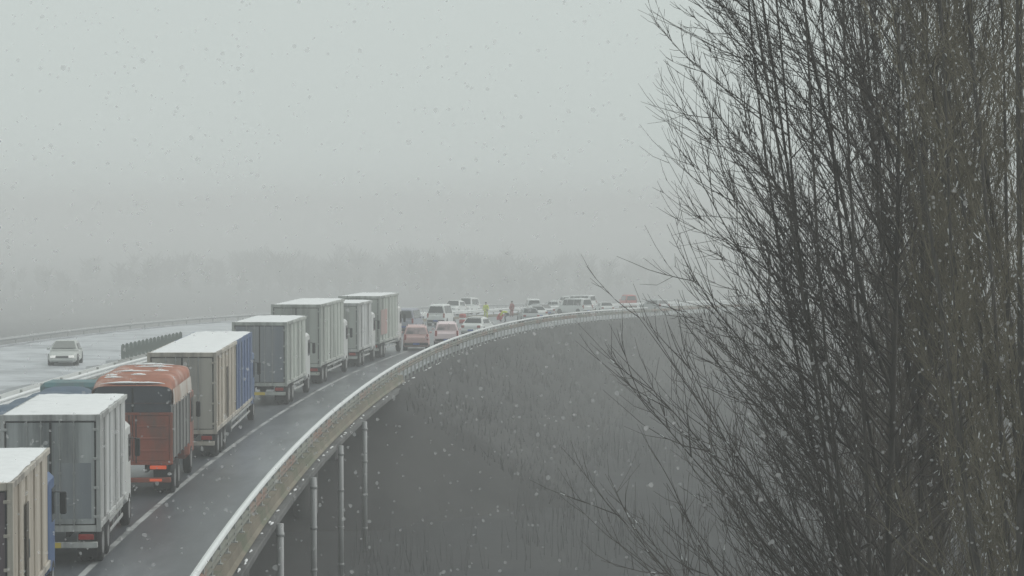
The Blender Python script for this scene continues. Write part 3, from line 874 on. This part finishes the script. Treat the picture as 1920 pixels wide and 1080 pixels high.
        MB().box(sg * (hw - 0.36) - 0.17, sg * (hw - 0.36) + 0.17, hl - 0.25, hl + 0.012, hood - 0.27, hood - 0.12, 0.03).build('headlight', M_head if lit else M_headoff, t)
        MB().box(sg * (hw + 0.08) - 0.09, sg * (hw + 0.08) + 0.09, cabin[3][0] - 0.55, cabin[3][0] - 0.43, belt + 0.02, belt + 0.16, 0.03).build('mirror', m_paint, t)
        for y in (-hl + 0.85, hl - 0.9):
            wheel(t, sg * (hw - 0.1), y, 0.33, 0.21, 'car')
            MB().cyl((sg * (hw - 0.3), y, 0.34), (sg * (hw + 0.004), y, 0.34), 0.39, n=18).build('wheel_arch', M_rubber, t)
        if rack:
            rk = MB().cyl((sg * (wt_ - 0.06), cabin[1][0] + 0.2, H + 0.06), (sg * (wt_ - 0.06), cabin[2][0], H + 0.07), 0.018, n=6)
            for y in (cabin[1][0] + 0.25, 0, cabin[2][0] - 0.05):
                rk.cyl((sg * (wt_ - 0.06), y, H - 0.06), (sg * (wt_ - 0.06), y, H + 0.06), 0.018, n=6)
            rk.build('roof_rail', M_chassis, t)
    MB().box(-hw + 0.1, hw - 0.1, -hl - 0.04, -hl + 0.12, 0.36, 0.54, 0.04).build('rear_bumper', M_chassis if kind != 'sedan' else m_paint, t)
    MB().box(-hw + 0.2, hw - 0.2, hl - 0.12, hl + 0.03, 0.34, 0.5, 0.04).build('front_bumper', m_paint, t)
    MB().box(-0.4, 0.4, hl - 0.06, hl + 0.01, hood - 0.26, hood - 0.15, 0.02).build('grille', M_chassis, t)
    MB().box(-0.22, 0.22, -hl - 0.055, -hl - 0.041, 0.4, 0.52).build('number_plate', plate, t)
    if snow:
        snow_sheet(-wt_ + 0.09, wt_ - 0.09, cabin[1][0] + 0.1, cabin[2][0] - 0.08, H + 0.012, 0.03, 5, 8).build('roof_snow', M_snow, t, True)
    return t

M_rose = mat('rose_lit_silver', (0.62, 0.42, 0.41), 0.4, 0.1, 2.0)  # silver body tinted rose; red tail-lamp glow put into the colour
M_rosewhite = mat('pinkish_white_paint', (0.8, 0.66, 0.68), 0.4, 0.06, 2.0)
M_carwhite = mat('white_car_paint', (0.72, 0.74, 0.73), 0.35, 0.05, 2.0)
M_silver = mat('silver_paint', (0.42, 0.44, 0.45), 0.35, 0.06, 2.0, metal=0.3)
M_greyblue = mat('grey_blue_paint', (0.3, 0.31, 0.37), 0.4, 0.06, 2.0)
M_carred = mat('red_car_paint', (0.5, 0.06, 0.05), 0.4, 0.08, 2.0)
M_dark = mat('graphite_paint', (0.06, 0.065, 0.07), 0.35, 0.08, 2.0)

M_frost = mat('slush_covered_glass', (0.4, 0.31, 0.32), 0.6, 0.25, 3.0, second=(0.12, 0.11, 0.12), mix=(0.5, 0.7))
car('rose tinted estate car with roof rails on the shoulder beside the farthest lorry', 'car', 'estate_car', 85.3, 3.4, 'suv', M_rose, rack=True, turn=0.14, rear_glass=M_frost)
car('grey-blue van just past the farthest lorry, beyond the rose estate car', 'van', 'van', 119.0, 9.6, 'van', M_greyblue)
car('white van with large dark rear window, in mid carriageway above the pinkish minivan', 'van', 'van', 138.6, 10.6, 'van', M_carwhite)
car('pinkish white minivan close to the railing', 'van', 'minivan', 92.0, 2.2, 'suv', M_rosewhite, rack=True, turn=0.14, rear_glass=M_frost)
car('white saloon car tucked behind the pinkish minivan by the railing', 'car', 'saloon_car', 111.5, 2.6, 'sedan', M_carwhite, turn=-0.12, snow=True)
car('small white car just right of the mid-road white van, on the opposite carriageway', 'car', 'hatchback', 192.0, 21.7, 'suv', M_carwhite, oncoming=True)
car('white snow-topped minibus left of the standing hi-vis worker, on the opposite carriageway', 'van', 'minibus', 200.0, 22.2, 'van', M_carwhite, oncoming=True, snow=True)
car('white van behind the dull red coat and the askew silver car', 'van', 'van', 196.0, 13.4, 'van', M_carwhite, turn=0.3)
car('silver car standing askew right of the dull red coat', 'car', 'saloon_car', 189.0, 11.2, 'sedan', M_silver, turn=0.8)
car('white snow-topped saloon between the askew silver car and the sideways van', 'car', 'saloon_car', 225.0, 17.9, 'sedan', M_carwhite, turn=1.1, snow=True)
car('white snow-topped saloon turned broadside, showing just over the sideways van', 'car', 'saloon_car', 237.0, 18.2, 'sedan', M_carwhite, turn=1.45, snow=True)
car('farthest white van on the skyline of the road', 'van', 'van', 254.0, 22.6, 'van', M_carwhite, turn=1.3)
car('white snow-topped hatchback farthest back, left of the sideways vans', 'car', 'hatchback', 262.0, 27.0, 'suv', M_carwhite, turn=1.2, snow=True)
car('white snow-topped saloon behind the silver hatchback at the railing', 'car', 'saloon_car', 170.0, 7.6, 'sedan', M_carwhite, turn=0.5, snow=True)
car('silver snow-topped hatchback half hidden by the railing, right of the bending hi-vis worker', 'car', 'hatchback', 150.0, 4.4, 'sedan', M_silver, turn=0.3, snow=True)
car('white van turned broadside across the lane, largest of the far vehicles', 'van', 'van', 207.0, 11.0, 'van', M_carwhite, turn=1.0)
car('white snow-topped saloon just right of the broadside van', 'car', 'saloon_car', 215.0, 9.0, 'sedan', M_carwhite, turn=0.4, snow=True)
car('small silver car in the slow lane, last before the railing hides the road', 'car', 'hatchback', 232.0, 6.5, 'suv', M_silver, turn=0.9)
car('faint red van at the end of the visible road', 'van', 'van', 268.7, 19.6, 'van', M_carred, turn=0.5)
car('white oncoming car with both headlights lit on the opposite carriageway', 'car', 'saloon_car', 64.5, 22.2, 'sedan', mat('fog_grey_paint', (0.5, 0.52, 0.5), 0.5, 0.1, 2.0), oncoming=True, lit=True, turn=0.17, front_glass=mat('hazy_glass', (0.2, 0.21, 0.2), 0.3, 0.1, 2.0), group='cars on the opposite carriageway')  # body and windshield greyed; fading into haze is in their colours

# red and white crash barrel in the carriageway
t = tag(empty('crash_barrel', P(147.8, 10.4)), 'red water-filled crash barrel beyond the pinkish minivan', 'barrel')
prof = [(0.30, 0), (0.33, 0.05), (0.33, 0.3), (0.31, 0.33), (0.31, 0.55), (0.33, 0.58), (0.33, 0.8), (0.28, 0.88), (0.1, 0.9)]
n = 16
MB().loft([[(r * math.cos(6.2832 * i / n), r * math.sin(6.2832 * i / n), z) for i in range(n)] for r, z in prof]).build('barrel_body', mat('red_plastic', (0.45, 0.05, 0.045), 0.45, 0.1, 3.0), t, True)
MB().loft([[(r * math.cos(6.2832 * i / n), r * math.sin(6.2832 * i / n), z) for i in range(n)] for r, z in ((0.316, 0.36), (0.316, 0.52))], caps=False).build('reflective_band', M_whiterail, t, True)

# ------------------------------------------------------------------ people at the crash scene
def skin_mesh(name, verts, edges, radii, m, parent, root):
    me = bpy.data.meshes.new(name)
    me.from_pydata(verts, edges, [])
    me.materials.append(m)
    o = link_mesh(name, me, parent)
    sk = o.modifiers.new('skin', 'SKIN')
    sk.use_smooth_shade = True
    for i, r in enumerate(radii):
        me.skin_vertices[0].data[i].radius = (r, r) if not isinstance(r, tuple) else r
        me.skin_vertices[0].data[i].use_root = (i == root)
    sb = o.modifiers.new('sub', 'SUBSURF')
    sb.levels = sb.render_levels = 1
    return o

def person(label, s, o, turn, joints, m_jacket, m_trousers, group='people at the crash scene'):
    t = empty('person', P(s, o), (0, 0, frame(s)[2] + turn))
    tag(t, label, 'person', group)
    J = {k: Vector(v) for k, v in joints.items()}
    names = ['pelvis', 'waist', 'chest', 'neck', 'head', 'crown', 'hip_l', 'knee_l', 'ankle_l', 'toe_l', 'hip_r', 'knee_r', 'ankle_r', 'toe_r',
             'sh_l', 'el_l', 'wr_l', 'ha_l', 'sh_r', 'el_r', 'wr_r', 'ha_r']
    rad = dict(pelvis=0.13, waist=0.12, chest=0.14, neck=0.055, head=0.095, crown=0.07, hip_l=0.085, hip_r=0.085, knee_l=0.058, knee_r=0.058, ankle_l=0.04, ankle_r=0.04,
               toe_l=0.035, toe_r=0.035, sh_l=0.06, sh_r=0.06, el_l=0.042, el_r=0.042, wr_l=0.03, wr_r=0.03, ha_l=0.035, ha_r=0.035)
    ed = [('pelvis', 'waist'), ('waist', 'chest'), ('chest', 'neck'), ('neck', 'head'), ('head', 'crown')]
    for q in 'lr':
        ed += [('pelvis', 'hip_' + q), ('hip_' + q, 'knee_' + q), ('knee_' + q, 'ankle_' + q), ('ankle_' + q, 'toe_' + q),
               ('chest', 'sh_' + q), ('sh_' + q, 'el_' + q), ('el_' + q, 'wr_' + q), ('wr_' + q, 'ha_' + q)]
    def grow(name, sub, m, extra, mul=1.0, root='pelvis'):
        ix = {k: i for i, k in enumerate(sub)}
        return skin_mesh(name, [tuple(J[k]) for k in sub], [(ix[a], ix[b]) for a, b in ed if a in ix and b in ix], [rad[k] * mul + extra for k in sub], m, t, ix[root])
    grow('body', names, M_skin, 0.0)
    grow('jacket', ['pelvis', 'waist', 'chest', 'sh_l', 'el_l', 'wr_l', 'sh_r', 'el_r', 'wr_r'], m_jacket, 0.03, 1.1)
    grow('trousers', ['pelvis', 'hip_l', 'knee_l', 'ankle_l', 'hip_r', 'knee_r', 'ankle_r'], m_trousers, 0.025, 1.08)
    grow('shoes', ['ankle_l', 'toe_l'], M_chassis, 0.02, 1.0, 'ankle_l')
    grow('shoes', ['ankle_r', 'toe_r'], M_chassis, 0.02, 1.0, 'ankle_r')
    hc = J['head'] + (J['crown'] - J['head']) * 0.75
    hd = MB()
    rings = []
    for zz in np.linspace(-0.02, 0.11, 6):
        r = 0.115 * math.sqrt(max(0.02, 1 - max(0, zz / 0.118) ** 2))
        rings.append([(hc.x + r * math.cos(a), hc.y + r * math.sin(a) - 0.015, hc.z + zz) for a in np.linspace(0, 2 * math.pi, 13)[:-1]])
    hd.loft(rings).build('hair', M_hair, t, True)
    nz = J['head'] + Vector((0, 0.1, 0.0))
    MB().add([nz + Vector((-0.015, 0, -0.02)), nz + Vector((0.015, 0, -0.02)), nz + Vector((0, 0, 0.04)), nz + Vector((0, 0.03, -0.015))], [(0, 1, 3), (1, 2, 3), (2, 0, 3), (0, 2, 1)]).build('nose', M_skin, t)
STAND = dict(pelvis=(0, 0, 0.95), waist=(0, 0.01, 1.1), chest=(0, 0, 1.32), neck=(0, 0, 1.5), head=(0, 0.02, 1.6), crown=(0, 0.01, 1.69),
             hip_l=(-0.1, 0, 0.88), knee_l=(-0.13, 0.03, 0.5), ankle_l=(-0.15, 0, 0.09), toe_l=(-0.17, 0.17, 0.045), hip_r=(0.1, 0, 0.88), knee_r=(0.13, 0.03, 0.5), ankle_r=(0.16, -0.02, 0.09), toe_r=(0.18, 0.15, 0.045),
             sh_l=(-0.19, 0, 1.4), el_l=(-0.28, -0.02, 1.13), wr_l=(-0.27, 0.12, 0.9), ha_l=(-0.26, 0.16, 0.82), sh_r=(0.19, 0, 1.4), el_r=(0.29, -0.02, 1.13), wr_r=(0.28, 0.1, 0.9), ha_r=(0.27, 0.14, 0.82))
BEND = dict(STAND, pelvis=(0, -0.2, 0.86), waist=(0, -0.08, 0.98), chest=(0, 0.16, 1.05), neck=(0, 0.32, 1.08), head=(0, 0.42, 1.08), crown=(0, 0.49, 1.1),
            hip_l=(-0.1, -0.2, 0.8), hip_r=(0.1, -0.2, 0.8), knee_l=(-0.13, 0.0, 0.47), knee_r=(0.13, 0.02, 0.47), ankle_l=(-0.14, -0.08, 0.09), ankle_r=(0.14, -0.06, 0.09), toe_l=(-0.15, 0.09, 0.045), toe_r=(0.15, 0.11, 0.045),
            sh_l=(-0.19, 0.22, 1.05), sh_r=(0.19, 0.22, 1.05), el_l=(-0.24, 0.34, 0.8), el_r=(0.24, 0.34, 0.8), wr_l=(-0.16, 0.46, 0.6), wr_r=(0.16, 0.46, 0.6), ha_l=(-0.13, 0.5, 0.52), ha_r=(0.13, 0.5, 0.52))
CROUCH = dict(STAND, pelvis=(0, -0.12, 0.36), waist=(0, -0.06, 0.5), chest=(0, 0.06, 0.7), neck=(0, 0.16, 0.86), head=(0, 0.22, 0.95), crown=(0, 0.24, 1.03),
              hip_l=(-0.1, -0.1, 0.33), hip_r=(0.1, -0.1, 0.33), knee_l=(-0.17, 0.28, 0.52), knee_r=(0.17, 0.28, 0.5), ankle_l=(-0.15, 0.02, 0.09), ankle_r=(0.15, 0.04, 0.09), toe_l=(-0.17, 0.2, 0.045), toe_r=(0.17, 0.22, 0.045),
              sh_l=(-0.19, 0.1, 0.78), sh_r=(0.19, 0.1, 0.78), el_l=(-0.25, 0.32, 0.62), el_r=(0.25, 0.32, 0.62), wr_l=(-0.12, 0.52, 0.55), wr_r=(0.12, 0.52, 0.55), ha_l=(-0.08, 0.58, 0.52), ha_r=(0.08, 0.58, 0.52))
M_hivis = mat('hivis_yellow', (0.62, 0.72, 0.04), 0.7, 0.08, 4.0)
M_hivistr = mat('hivis_trousers', (0.55, 0.62, 0.06), 0.7, 0.1, 4.0)
M_redcoat = mat('red_coat', (0.5, 0.035, 0.04), 0.75, 0.1, 4.0)
M_navy = mat('navy_cloth', (0.03, 0.035, 0.06), 0.8, 0.15, 4.0)
M_dullred = mat('dull_red_coat', (0.3, 0.05, 0.05), 0.75, 0.1, 4.0)
person('person in full hi-vis yellow suit standing upright, right of the white minibus', 172.0, 13.2, 3.0, STAND, M_hivis, M_hivistr)
person('person in hi-vis yellow jacket bending down beside the red coat', 153.7, 7.4, 1.7, BEND, M_hivis, M_navy)
person('person in red clothes crouching beside the bending hi-vis worker', 157.5, 8.7, -1.2, CROUCH, M_redcoat, M_redcoat)
person('person in dull red coat standing left of the silver car at the crash scene', 186.0, 13.5, 2.6, STAND, M_dullred, M_dullred)

# ------------------------------------------------------------------ bare trees beside the camera
def unit(v):
    return v / np.maximum(1e-9, np.linalg.norm(v, axis=-1, keepdims=True))
def tubes(paths, r0, r1, sides=3):
    """paths (N,K,3) -> verts, quad faces; radius tapers r0 -> r1 (N,) each"""
    N, K, _ = paths.shape
    d = np.empty_like(paths)
    d[:, 1:-1] = paths[:, 2:] - paths[:, :-2]
    d[:, 0] = paths[:, 1] - paths[:, 0]
    d[:, -1] = paths[:, -1] - paths[:, -2]
    d = unit(d)
    ref = np.where(np.abs(d[..., 2:3]) > 0.9, np.array([1.0, 0, 0]), np.array([0, 0, 1.0]))
    a = unit(np.cross(d, ref))
    b = np.cross(d, a)
    u = np.linspace(0, 1, K)[None, :]
    r = (r0[:, None] * (1 - u) + r1[:, None] * u)[..., None]
    vs = np.stack([paths + r * (math.cos(t) * a + math.sin(t) * b) for t in 2 * math.pi * np.arange(sides) / sides], axis=2)   # N,K,S,3
    base = (np.arange(N) * K * sides)[:, None, None]
    kk = (np.arange(K - 1) * sides)[None, :, None]
    ss_ = np.arange(sides)[None, None, :]
    nx_ = (ss_ + 1) % sides
    f = np.stack([base + kk + ss_, base + kk + nx_, base + kk + sides + nx_, base + kk + sides + ss_], axis=-1).reshape(-1, 4)
    return vs.reshape(-1, 3), f
def grow_paths(start, dirn, length, K, up, wob, tg):
    """start (N,3), dirn (N,3): polylines that bend towards the vertical by `up` and wander by `wob`"""
    N = len(start)
    pts = np.empty((N, K, 3))
    pts[:, 0] = start
    d = unit(dirn)
    step = (length / (K - 1))[:, None]
    for k in range(1, K):
        d = unit(d + np.array([0, 0, 1.0]) * (up[:, None] / (K - 1)) + wob * tg.standard_normal((N, 3)))
        pts[:, k] = pts[:, k - 1] + d * step
    return pts
def spawn(paths, per, lo, hi, tg, ang, angvar):
    """children along parents: positions and directions swung away from the parent's direction"""
    N, K, _ = paths.shape
    idx = np.repeat(np.arange(N), per)
    u = tg.uniform(lo, hi, len(idx)) * (K - 1)
    i = np.minimum(u.astype(int), K - 2)
    fr = (u - i)[:, None]
    p = paths[idx, i] * (1 - fr) + paths[idx, i + 1] * fr
    d = unit(paths[idx, i + 1] - paths[idx, i])
    side = unit(np.cross(d, tg.standard_normal((len(idx), 3))))
    a = ang + angvar * tg.standard_normal(len(idx))
    return p, d * np.cos(a)[:, None] + side * np.sin(a)[:, None], idx, u / (K - 1)

def poplar(label, base, top_z, lean, n_limb, limb_len, m_twig, seed, z_lo=-2.0, trunk_r=0.15, forks=0, az_bias=None, bias=0.35, el=(20, 50), up=1.0, n2=16, n3=4, fork_r=0.04, fall=(1.2, 0.62), fork_out=(0.7, 2.4), fork_scale=0.7, cap=9.0, up2=(0.3, 1.0), fork_w=0.55):
    tg = np.random.default_rng(seed)
    t = empty('poplar_tree', base)
    tag(t, label, 'tree', 'bare poplars beside the viaduct')
    bz = base[2]
    Hh = top_z - bz
    K = 24
    zz = np.linspace(0, 1, K)
    pth0 = np.stack([lean[0] * zz + 0.12 * np.sin(zz * 7 + seed) * zz, lean[1] * zz + 0.1 * np.cos(zz * 6 + seed) * zz, Hh * zz], -1)
    def taper(pth, r, m, name, p=1.7, sides=9):
        # radius falls off quickly, as on a tall slender poplar
        segs = tubes(pth[None], np.array([1.0]), np.array([1.0]), sides)
        v = segs[0].reshape(K, sides, 3)
        rr = r * (1 - zz) ** p + 0.012
        v = pth[:, None, :] + (v - pth[:, None, :]) * rr[:, None, None]
        link_mesh(name, np_mesh(name, v.reshape(-1, 3), segs[1], m, True), t)
    taper(pth0, trunk_r, M_bark, 'trunk')
    stems = [(pth0, 1.0)]
    for q in range(forks):
        st = pth0[int(tg.uniform(0.28, 0.6) * (K - 1))]
        az = tg.uniform(0, 6.28) if az_bias is None else az_bias + tg.uniform(-1.0, 1.0)
        outw = tg.uniform(*fork_out)
        L_ = Hh * tg.uniform(0.9, 1.0) - st[2]
        pp_ = st[None] + np.stack([outw * math.cos(az) * zz ** 0.75 + 0.08 * np.sin(zz * 8 + q) * zz, outw * math.sin(az) * zz ** 0.75 + 0.06 * np.sin(zz * 6 + 2 * q) * zz, L_ * zz], -1)
        stems.append((pp_, fork_scale))
        taper(pp_, fork_r, M_bark, 'limb', 1.0, 6)
    w = np.array([1.0] + [fork_w] * forks)
    per = (n_limb * w / w.sum()).astype(int)
    starts, lens, dirs = [], [], []
    for (pth, sc), m in zip(stems, per):
        z0, z1 = max(z_lo - bz, pth[0, 2] + 0.2), pth[-1, 2] - 0.2
        for k in range(m):
            z = z0 + (z1 - z0) * (k + tg.uniform(0, 1)) / m
            i = max(0, min(K - 2, int(np.searchsorted(pth[:, 2], z)) - 1))
            fr = (z - pth[i, 2]) / (pth[i + 1, 2] - pth[i, 2])
            p = pth[i] * (1 - fr) + pth[i + 1] * fr
            az = 2.39996 * k + tg.uniform(-0.5, 0.5)
            if az_bias is not None and tg.random() < bias:
                az = az_bias + tg.uniform(-0.75, 0.75)
            e = math.radians(tg.uniform(*el))
            starts.append(p)
            dirs.append((math.cos(az) * math.cos(e), math.sin(az) * math.cos(e), math.sin(e)))
            lens.append(min(cap, limb_len * tg.uniform(0.5, 1.1) * (fall[0] - fall[1] * z / Hh) * sc))
    starts, dirs, lens = map(np.array, (starts, dirs, lens))
    rads = np.clip(0.0034 * lens + 0.0035, 0.005, 0.03)
    limbs = grow_paths(starts, dirs, lens, 12, up * tg.uniform(0.6, 1.4, len(starts)), 0.05, tg)
    for k in range(len(limbs)):
        v, f = tubes(limbs[k:k + 1], rads[k:k + 1], np.array([0.0035]), 5)
        link_mesh('branch', np_mesh('branch', v, f, m_twig, True), t)
    V, F, off = [], [], 0
    def push(paths, r0, r1, sides=3):
        nonlocal off
        v, f = tubes(paths, r0, r1, sides)
        V.append(v); F.append(f + off); off += len(v)
    p, d, idx, u = spawn(limbs, n2, 0.08, 0.97, tg, 0.5, 0.16)
    l2 = np.clip(lens[idx] * tg.uniform(0.14, 0.5, len(idx)) * (1.15 - 0.6 * u), 0.15, 2.4)
    P2 = grow_paths(p, d, l2, 6, tg.uniform(*up2, len(idx)), 0.06, tg)
    push(P2, np.minimum(0.009, 0.0042 + 0.003 * l2), np.full(len(l2), 0.0027))
    p, d, i3, u3 = spawn(P2, n3, 0.1, 0.95, tg, 0.6, 0.2)
    l3 = np.clip(l2[i3] * tg.uniform(0.18, 0.5, len(i3)), 0.07, 0.8)
    P3 = grow_paths(p, d, l3, 3, tg.uniform(0.3, 0.9, len(i3)), 0.08, tg)
    push(P3, np.full(len(l3), 0.0046), np.full(len(l3), 0.0024))
    p, d, i4, u4 = spawn(limbs, 10, 0.15, 1.0, tg, 0.8, 0.25)       # short spurs on the branches
    l4 = tg.uniform(0.04, 0.25, len(i4))
    P4 = grow_paths(p, d, l4, 3, tg.uniform(0.2, 0.8, len(i4)), 0.08, tg)
    push(P4, np.full(len(l4), 0.005), np.full(len(l4), 0.003))
    # snow-white pads added on the twigs to imitate lit speckle
    q = tg.permutation(len(P2))[:1000]
    kk = tg.integers(1, 4, len(q))
    a_, b_ = P2[q, kk], P2[q, kk + 1]
    w_ = tg.uniform(0.25, 0.8, len(q))[:, None]
    b_ = a_ + (b_ - a_) * np.minimum(w_, 0.09 / np.maximum(1e-6, np.linalg.norm(b_ - a_, axis=-1, keepdims=True)))
    lift = np.array([0, 0, 0.006])
    sp = np.stack([a_ + lift * 0.5, (a_ + b_) / 2 + lift, b_ + lift * 0.5], 1)
    v, f = tubes(sp, tg.uniform(0.006, 0.011, len(q)), tg.uniform(0.003, 0.007, len(q)), 4)
    tag(link_mesh('twig_speckle', np_mesh('twig_speckle', v, f, M_snow, True), t), kind='stuff')
    link_mesh('crown', np_mesh('crown', np.concatenate(V), np.concatenate(F), m_twig), t)

PI = math.pi
poplar('bare dark-twigged poplar whose branches sweep farthest over the viaduct side', (5.65, 36.0, GROUND), 16.2, (0.1, 0.1), 340, 6.1, M_twigdark, 3, forks=8, az_bias=PI, bias=0.62, el=(34, 60), up=0.22, n2=11, n3=3,
       fall=(1.66, 1.3), fork_out=(0.8, 3.2), fork_r=0.024, trunk_r=0.13, fork_scale=0.5, cap=6.3, up2=(0.1, 0.6), z_lo=-2.5, fork_w=0.17)
poplar('dense olive-brown poplar with upright shoots, nearest of the poplars', (6.5, 31.0, GROUND), 16.0, (0.1, 0.0), 195, 3.6, M_twigolive, 5, forks=8, el=(40, 68), up=0.9, n2=15, n3=3, trunk_r=0.15, fork_r=0.03)
poplar('brown poplar standing between and behind the dark and olive ones', (7.0, 40.0, GROUND), 16.4, (-0.2, 0.1), 230, 4.2, M_twigbrown, 8, forks=6, el=(32, 62), n2=16)
poplar('olive poplar with its trunk just past the right edge of the view', (7.7, 34.5, GROUND), 16.0, (-0.1, 0.0), 210, 4.0, M_twigolive, 13, forks=6, el=(32, 62), az_bias=PI, bias=0.3, n2=16)
poplar('slim brown poplar in the back row, behind the dark-twigged one', (8.3, 47.0, GROUND), 16.4, (-0.1, 0.0), 200, 4.4, M_twigbrown, 21, forks=6, el=(30, 60), n2=15)
poplar('short bushy poplar low in the back row, behind the others', (8.4, 52.0, GROUND), 9.6, (-0.3, 0.0), 190, 4.6, M_twigbrown, 34, forks=6, el=(25, 58), z_lo=-5, n2=15)

# ------------------------------------------------------------------ dry stalks in the field, and the faint wood far behind
def on_ground(x, y):
    return ground_z(x, y)
N = 9000
sx = rng.uniform(-7, 30, N)
sy = rng.uniform(78, 210, N)
cl = np.sin(sx * 0.5 + sy * 0.11) + np.sin(sy * 0.19 - sx * 0.23) + 0.8 * rng.standard_normal(N)
keep = (cl > 0.4)
sx, sy = sx[keep], sy[keep]
st = np.array([(x, y, on_ground(x, y) - 0.05) for x, y in zip(sx, sy)])
dr = np.stack([0.12 * rng.standard_normal(len(st)), 0.12 * rng.standard_normal(len(st)), np.ones(len(st))], -1)
pth = grow_paths(st, dr, rng.uniform(0.5, 1.9, len(st)), 4, np.full(len(st), 0.2), 0.05, rng)
v, f = tubes(pth, rng.uniform(0.008, 0.022, len(st)), np.full(len(st), 0.004))
tag(link_mesh('undergrowth', np_mesh('undergrowth', v, f, M_reed)), 'thin dry stalks scattered over the dark field below the viaduct', 'undergrowth', kind='stuff')

NB = 9000
bs, bo = 40 + 190 * rng.random(NB) ** 1.2, rng.uniform(-10.5, -0.9, NB)
cl = 0.5 * np.sin(bs * 0.31 + bo * 0.8) + rng.standard_normal(NB)
bs, bo = bs[cl > 0.2], bo[cl > 0.2]
st = np.array([tuple(P(a, o, max(GROUND - 0.1, -0.1 - (-0.455 - o) * 0.66))) for a, o in zip(bs, bo)])
dr = np.stack([0.25 * rng.standard_normal(len(st)), 0.25 * rng.standard_normal(len(st)), np.ones(len(st))], -1)
pth = grow_paths(st, dr, rng.uniform(0.15, 0.8, len(st)), 4, np.full(len(st), 0.2), 0.09, rng)
v, f = tubes(pth, rng.uniform(0.012, 0.035, len(st)), np.full(len(st), 0.005))
tag(link_mesh('scrub', np_mesh('scrub', v, f, M_reed)), 'dry brown scrub on the bank below the railing', 'scrub', kind='stuff')

V, F, off = [], [], 0
for k in range(300):
    x = -60 + 80 * rng.standard_normal()
    y = 960 + rng.uniform(-90, 190)
    z = ground_z(x, y)
    h = rng.uniform(5, 17) * (0.75 + 0.3 * math.exp(-((x + 60) / 80) ** 2))
    tr_ = np.array([[[x, y, z], [x, y, z + h * 0.55], [x, y, z + h * 0.8]]])
    v, f = tubes(tr_, np.array([0.3]), np.array([0.05]), 4)
    V.append(v); F.append(f + off); off += len(v)
    m = 90
    a_ = rng.uniform(0, 6.28, m)
    p0 = np.stack([np.full(m, x), np.full(m, y), z + h * rng.uniform(0.08, 0.7, m)], -1)
    d0 = np.stack([np.cos(a_), np.sin(a_), rng.uniform(0.1, 0.9, m)], -1)
    q = grow_paths(p0, d0, rng.uniform(0.15, 0.42, m) * h, 4, np.full(m, 0.6), 0.15, rng)
    v, f = tubes(q, np.full(m, 0.2), np.full(m, 0.12))
    V.append(v); F.append(f + off); off += len(v)
tag(link_mesh('treeline', np_mesh('treeline', np.concatenate(V), np.concatenate(F), M_twigbrown)), 'faint wood of bare trees dissolving in the haze', 'wood', kind='stuff')

# ------------------------------------------------------------------ falling snow
M_flake = mat('snowflake', (0.8, 0.8, 0.8), 0.9, 0.02, 3.0)
fn, fl = M_flake.node_tree.nodes, M_flake.node_tree.links
fb = fn['Principled BSDF']
fb.inputs['Base Color'].default_value = (0.95, 0.95, 0.95, 1)
ft = fn.new('ShaderNodeBsdfTranslucent')
ft.inputs['Color'].default_value = (0.97, 0.97, 0.97, 1)
fx = fn.new('ShaderNodeMixShader')
fx.inputs[0].default_value = 0.5
fl.new(fb.outputs[0], fx.inputs[1]); fl.new(ft.outputs[0], fx.inputs[2])
fa = fn.new('ShaderNodeBsdfTransparent')
fy = fn.new('ShaderNodeMixShader')
fy.inputs[0].default_value = 0.32                # thin, half see-through flakes
fl.new(fa.outputs[0], fy.inputs[1]); fl.new(fx.outputs[0], fy.inputs[2])
fl.new(fy.outputs[0], fn['Material Output'].inputs['Surface'])
N = 12000
c = np.stack([rng.uniform(-9, 9, N), 4 + 28 * rng.random(N) ** 0.7, rng.uniform(1.5, 15, N)], -1)
r = np.clip(rng.lognormal(math.log(0.0075), 0.42, N), 0.003, 0.02) * np.clip(c[:, 1] / 16, 0.55, 1.7)
ring_ = np.array([(math.cos(k * PI / 4), 0, math.sin(k * PI / 4)) for k in range(8)])
th = rng.uniform(-0.7, 0.7, N)
tl_ = rng.uniform(-0.6, 0.6, N)
disc = ring_[None] * r[:, None, None] * rng.uniform(0.75, 1.2, (N, 8, 1))
ax_ = np.stack([np.cos(th), np.sin(th), np.zeros(N)], -1)
az_ = np.stack([np.zeros(N), np.sin(tl_), np.cos(tl_)], -1)
v = (c[:, None, :] + disc[:, :, 0:1] * ax_[:, None] + disc[:, :, 2:3] * az_[:, None]).reshape(-1, 3)
f = np.arange(N * 8).reshape(N, 8)
tag(link_mesh('falling_snow', np_mesh('falling_snow', v, f, M_flake)), 'small snowflakes drifting through the air', 'snow', kind='stuff')

# ------------------------------------------------------------------ haze
hz = MB().box(-1400, 1400, -240, 2400, GROUND - 15.6 - 1.6, 17.2)
m = bpy.data.materials.new('haze_air')
m.use_nodes = True
n, l = m.node_tree.nodes, m.node_tree.links
n.clear()
out = n.new('ShaderNodeOutputMaterial')
pv = n.new('ShaderNodeVolumePrincipled')
pv.inputs['Color'].default_value = (0.985, 0.985, 0.985, 1)
pv.inputs['Density'].default_value = HAZE_DENSITY
pv.inputs['Density Attribute'].default_value = ''
pv.inputs['Temperature Attribute'].default_value = ''
pv.inputs['Color Attribute'].default_value = ''
l.new(pv.outputs[0], out.inputs['Volume'])
me = hz.mesh('haze', m)
tag(link_mesh('haze', me), 'pale winter haze filling the air', 'haze', kind='stuff')
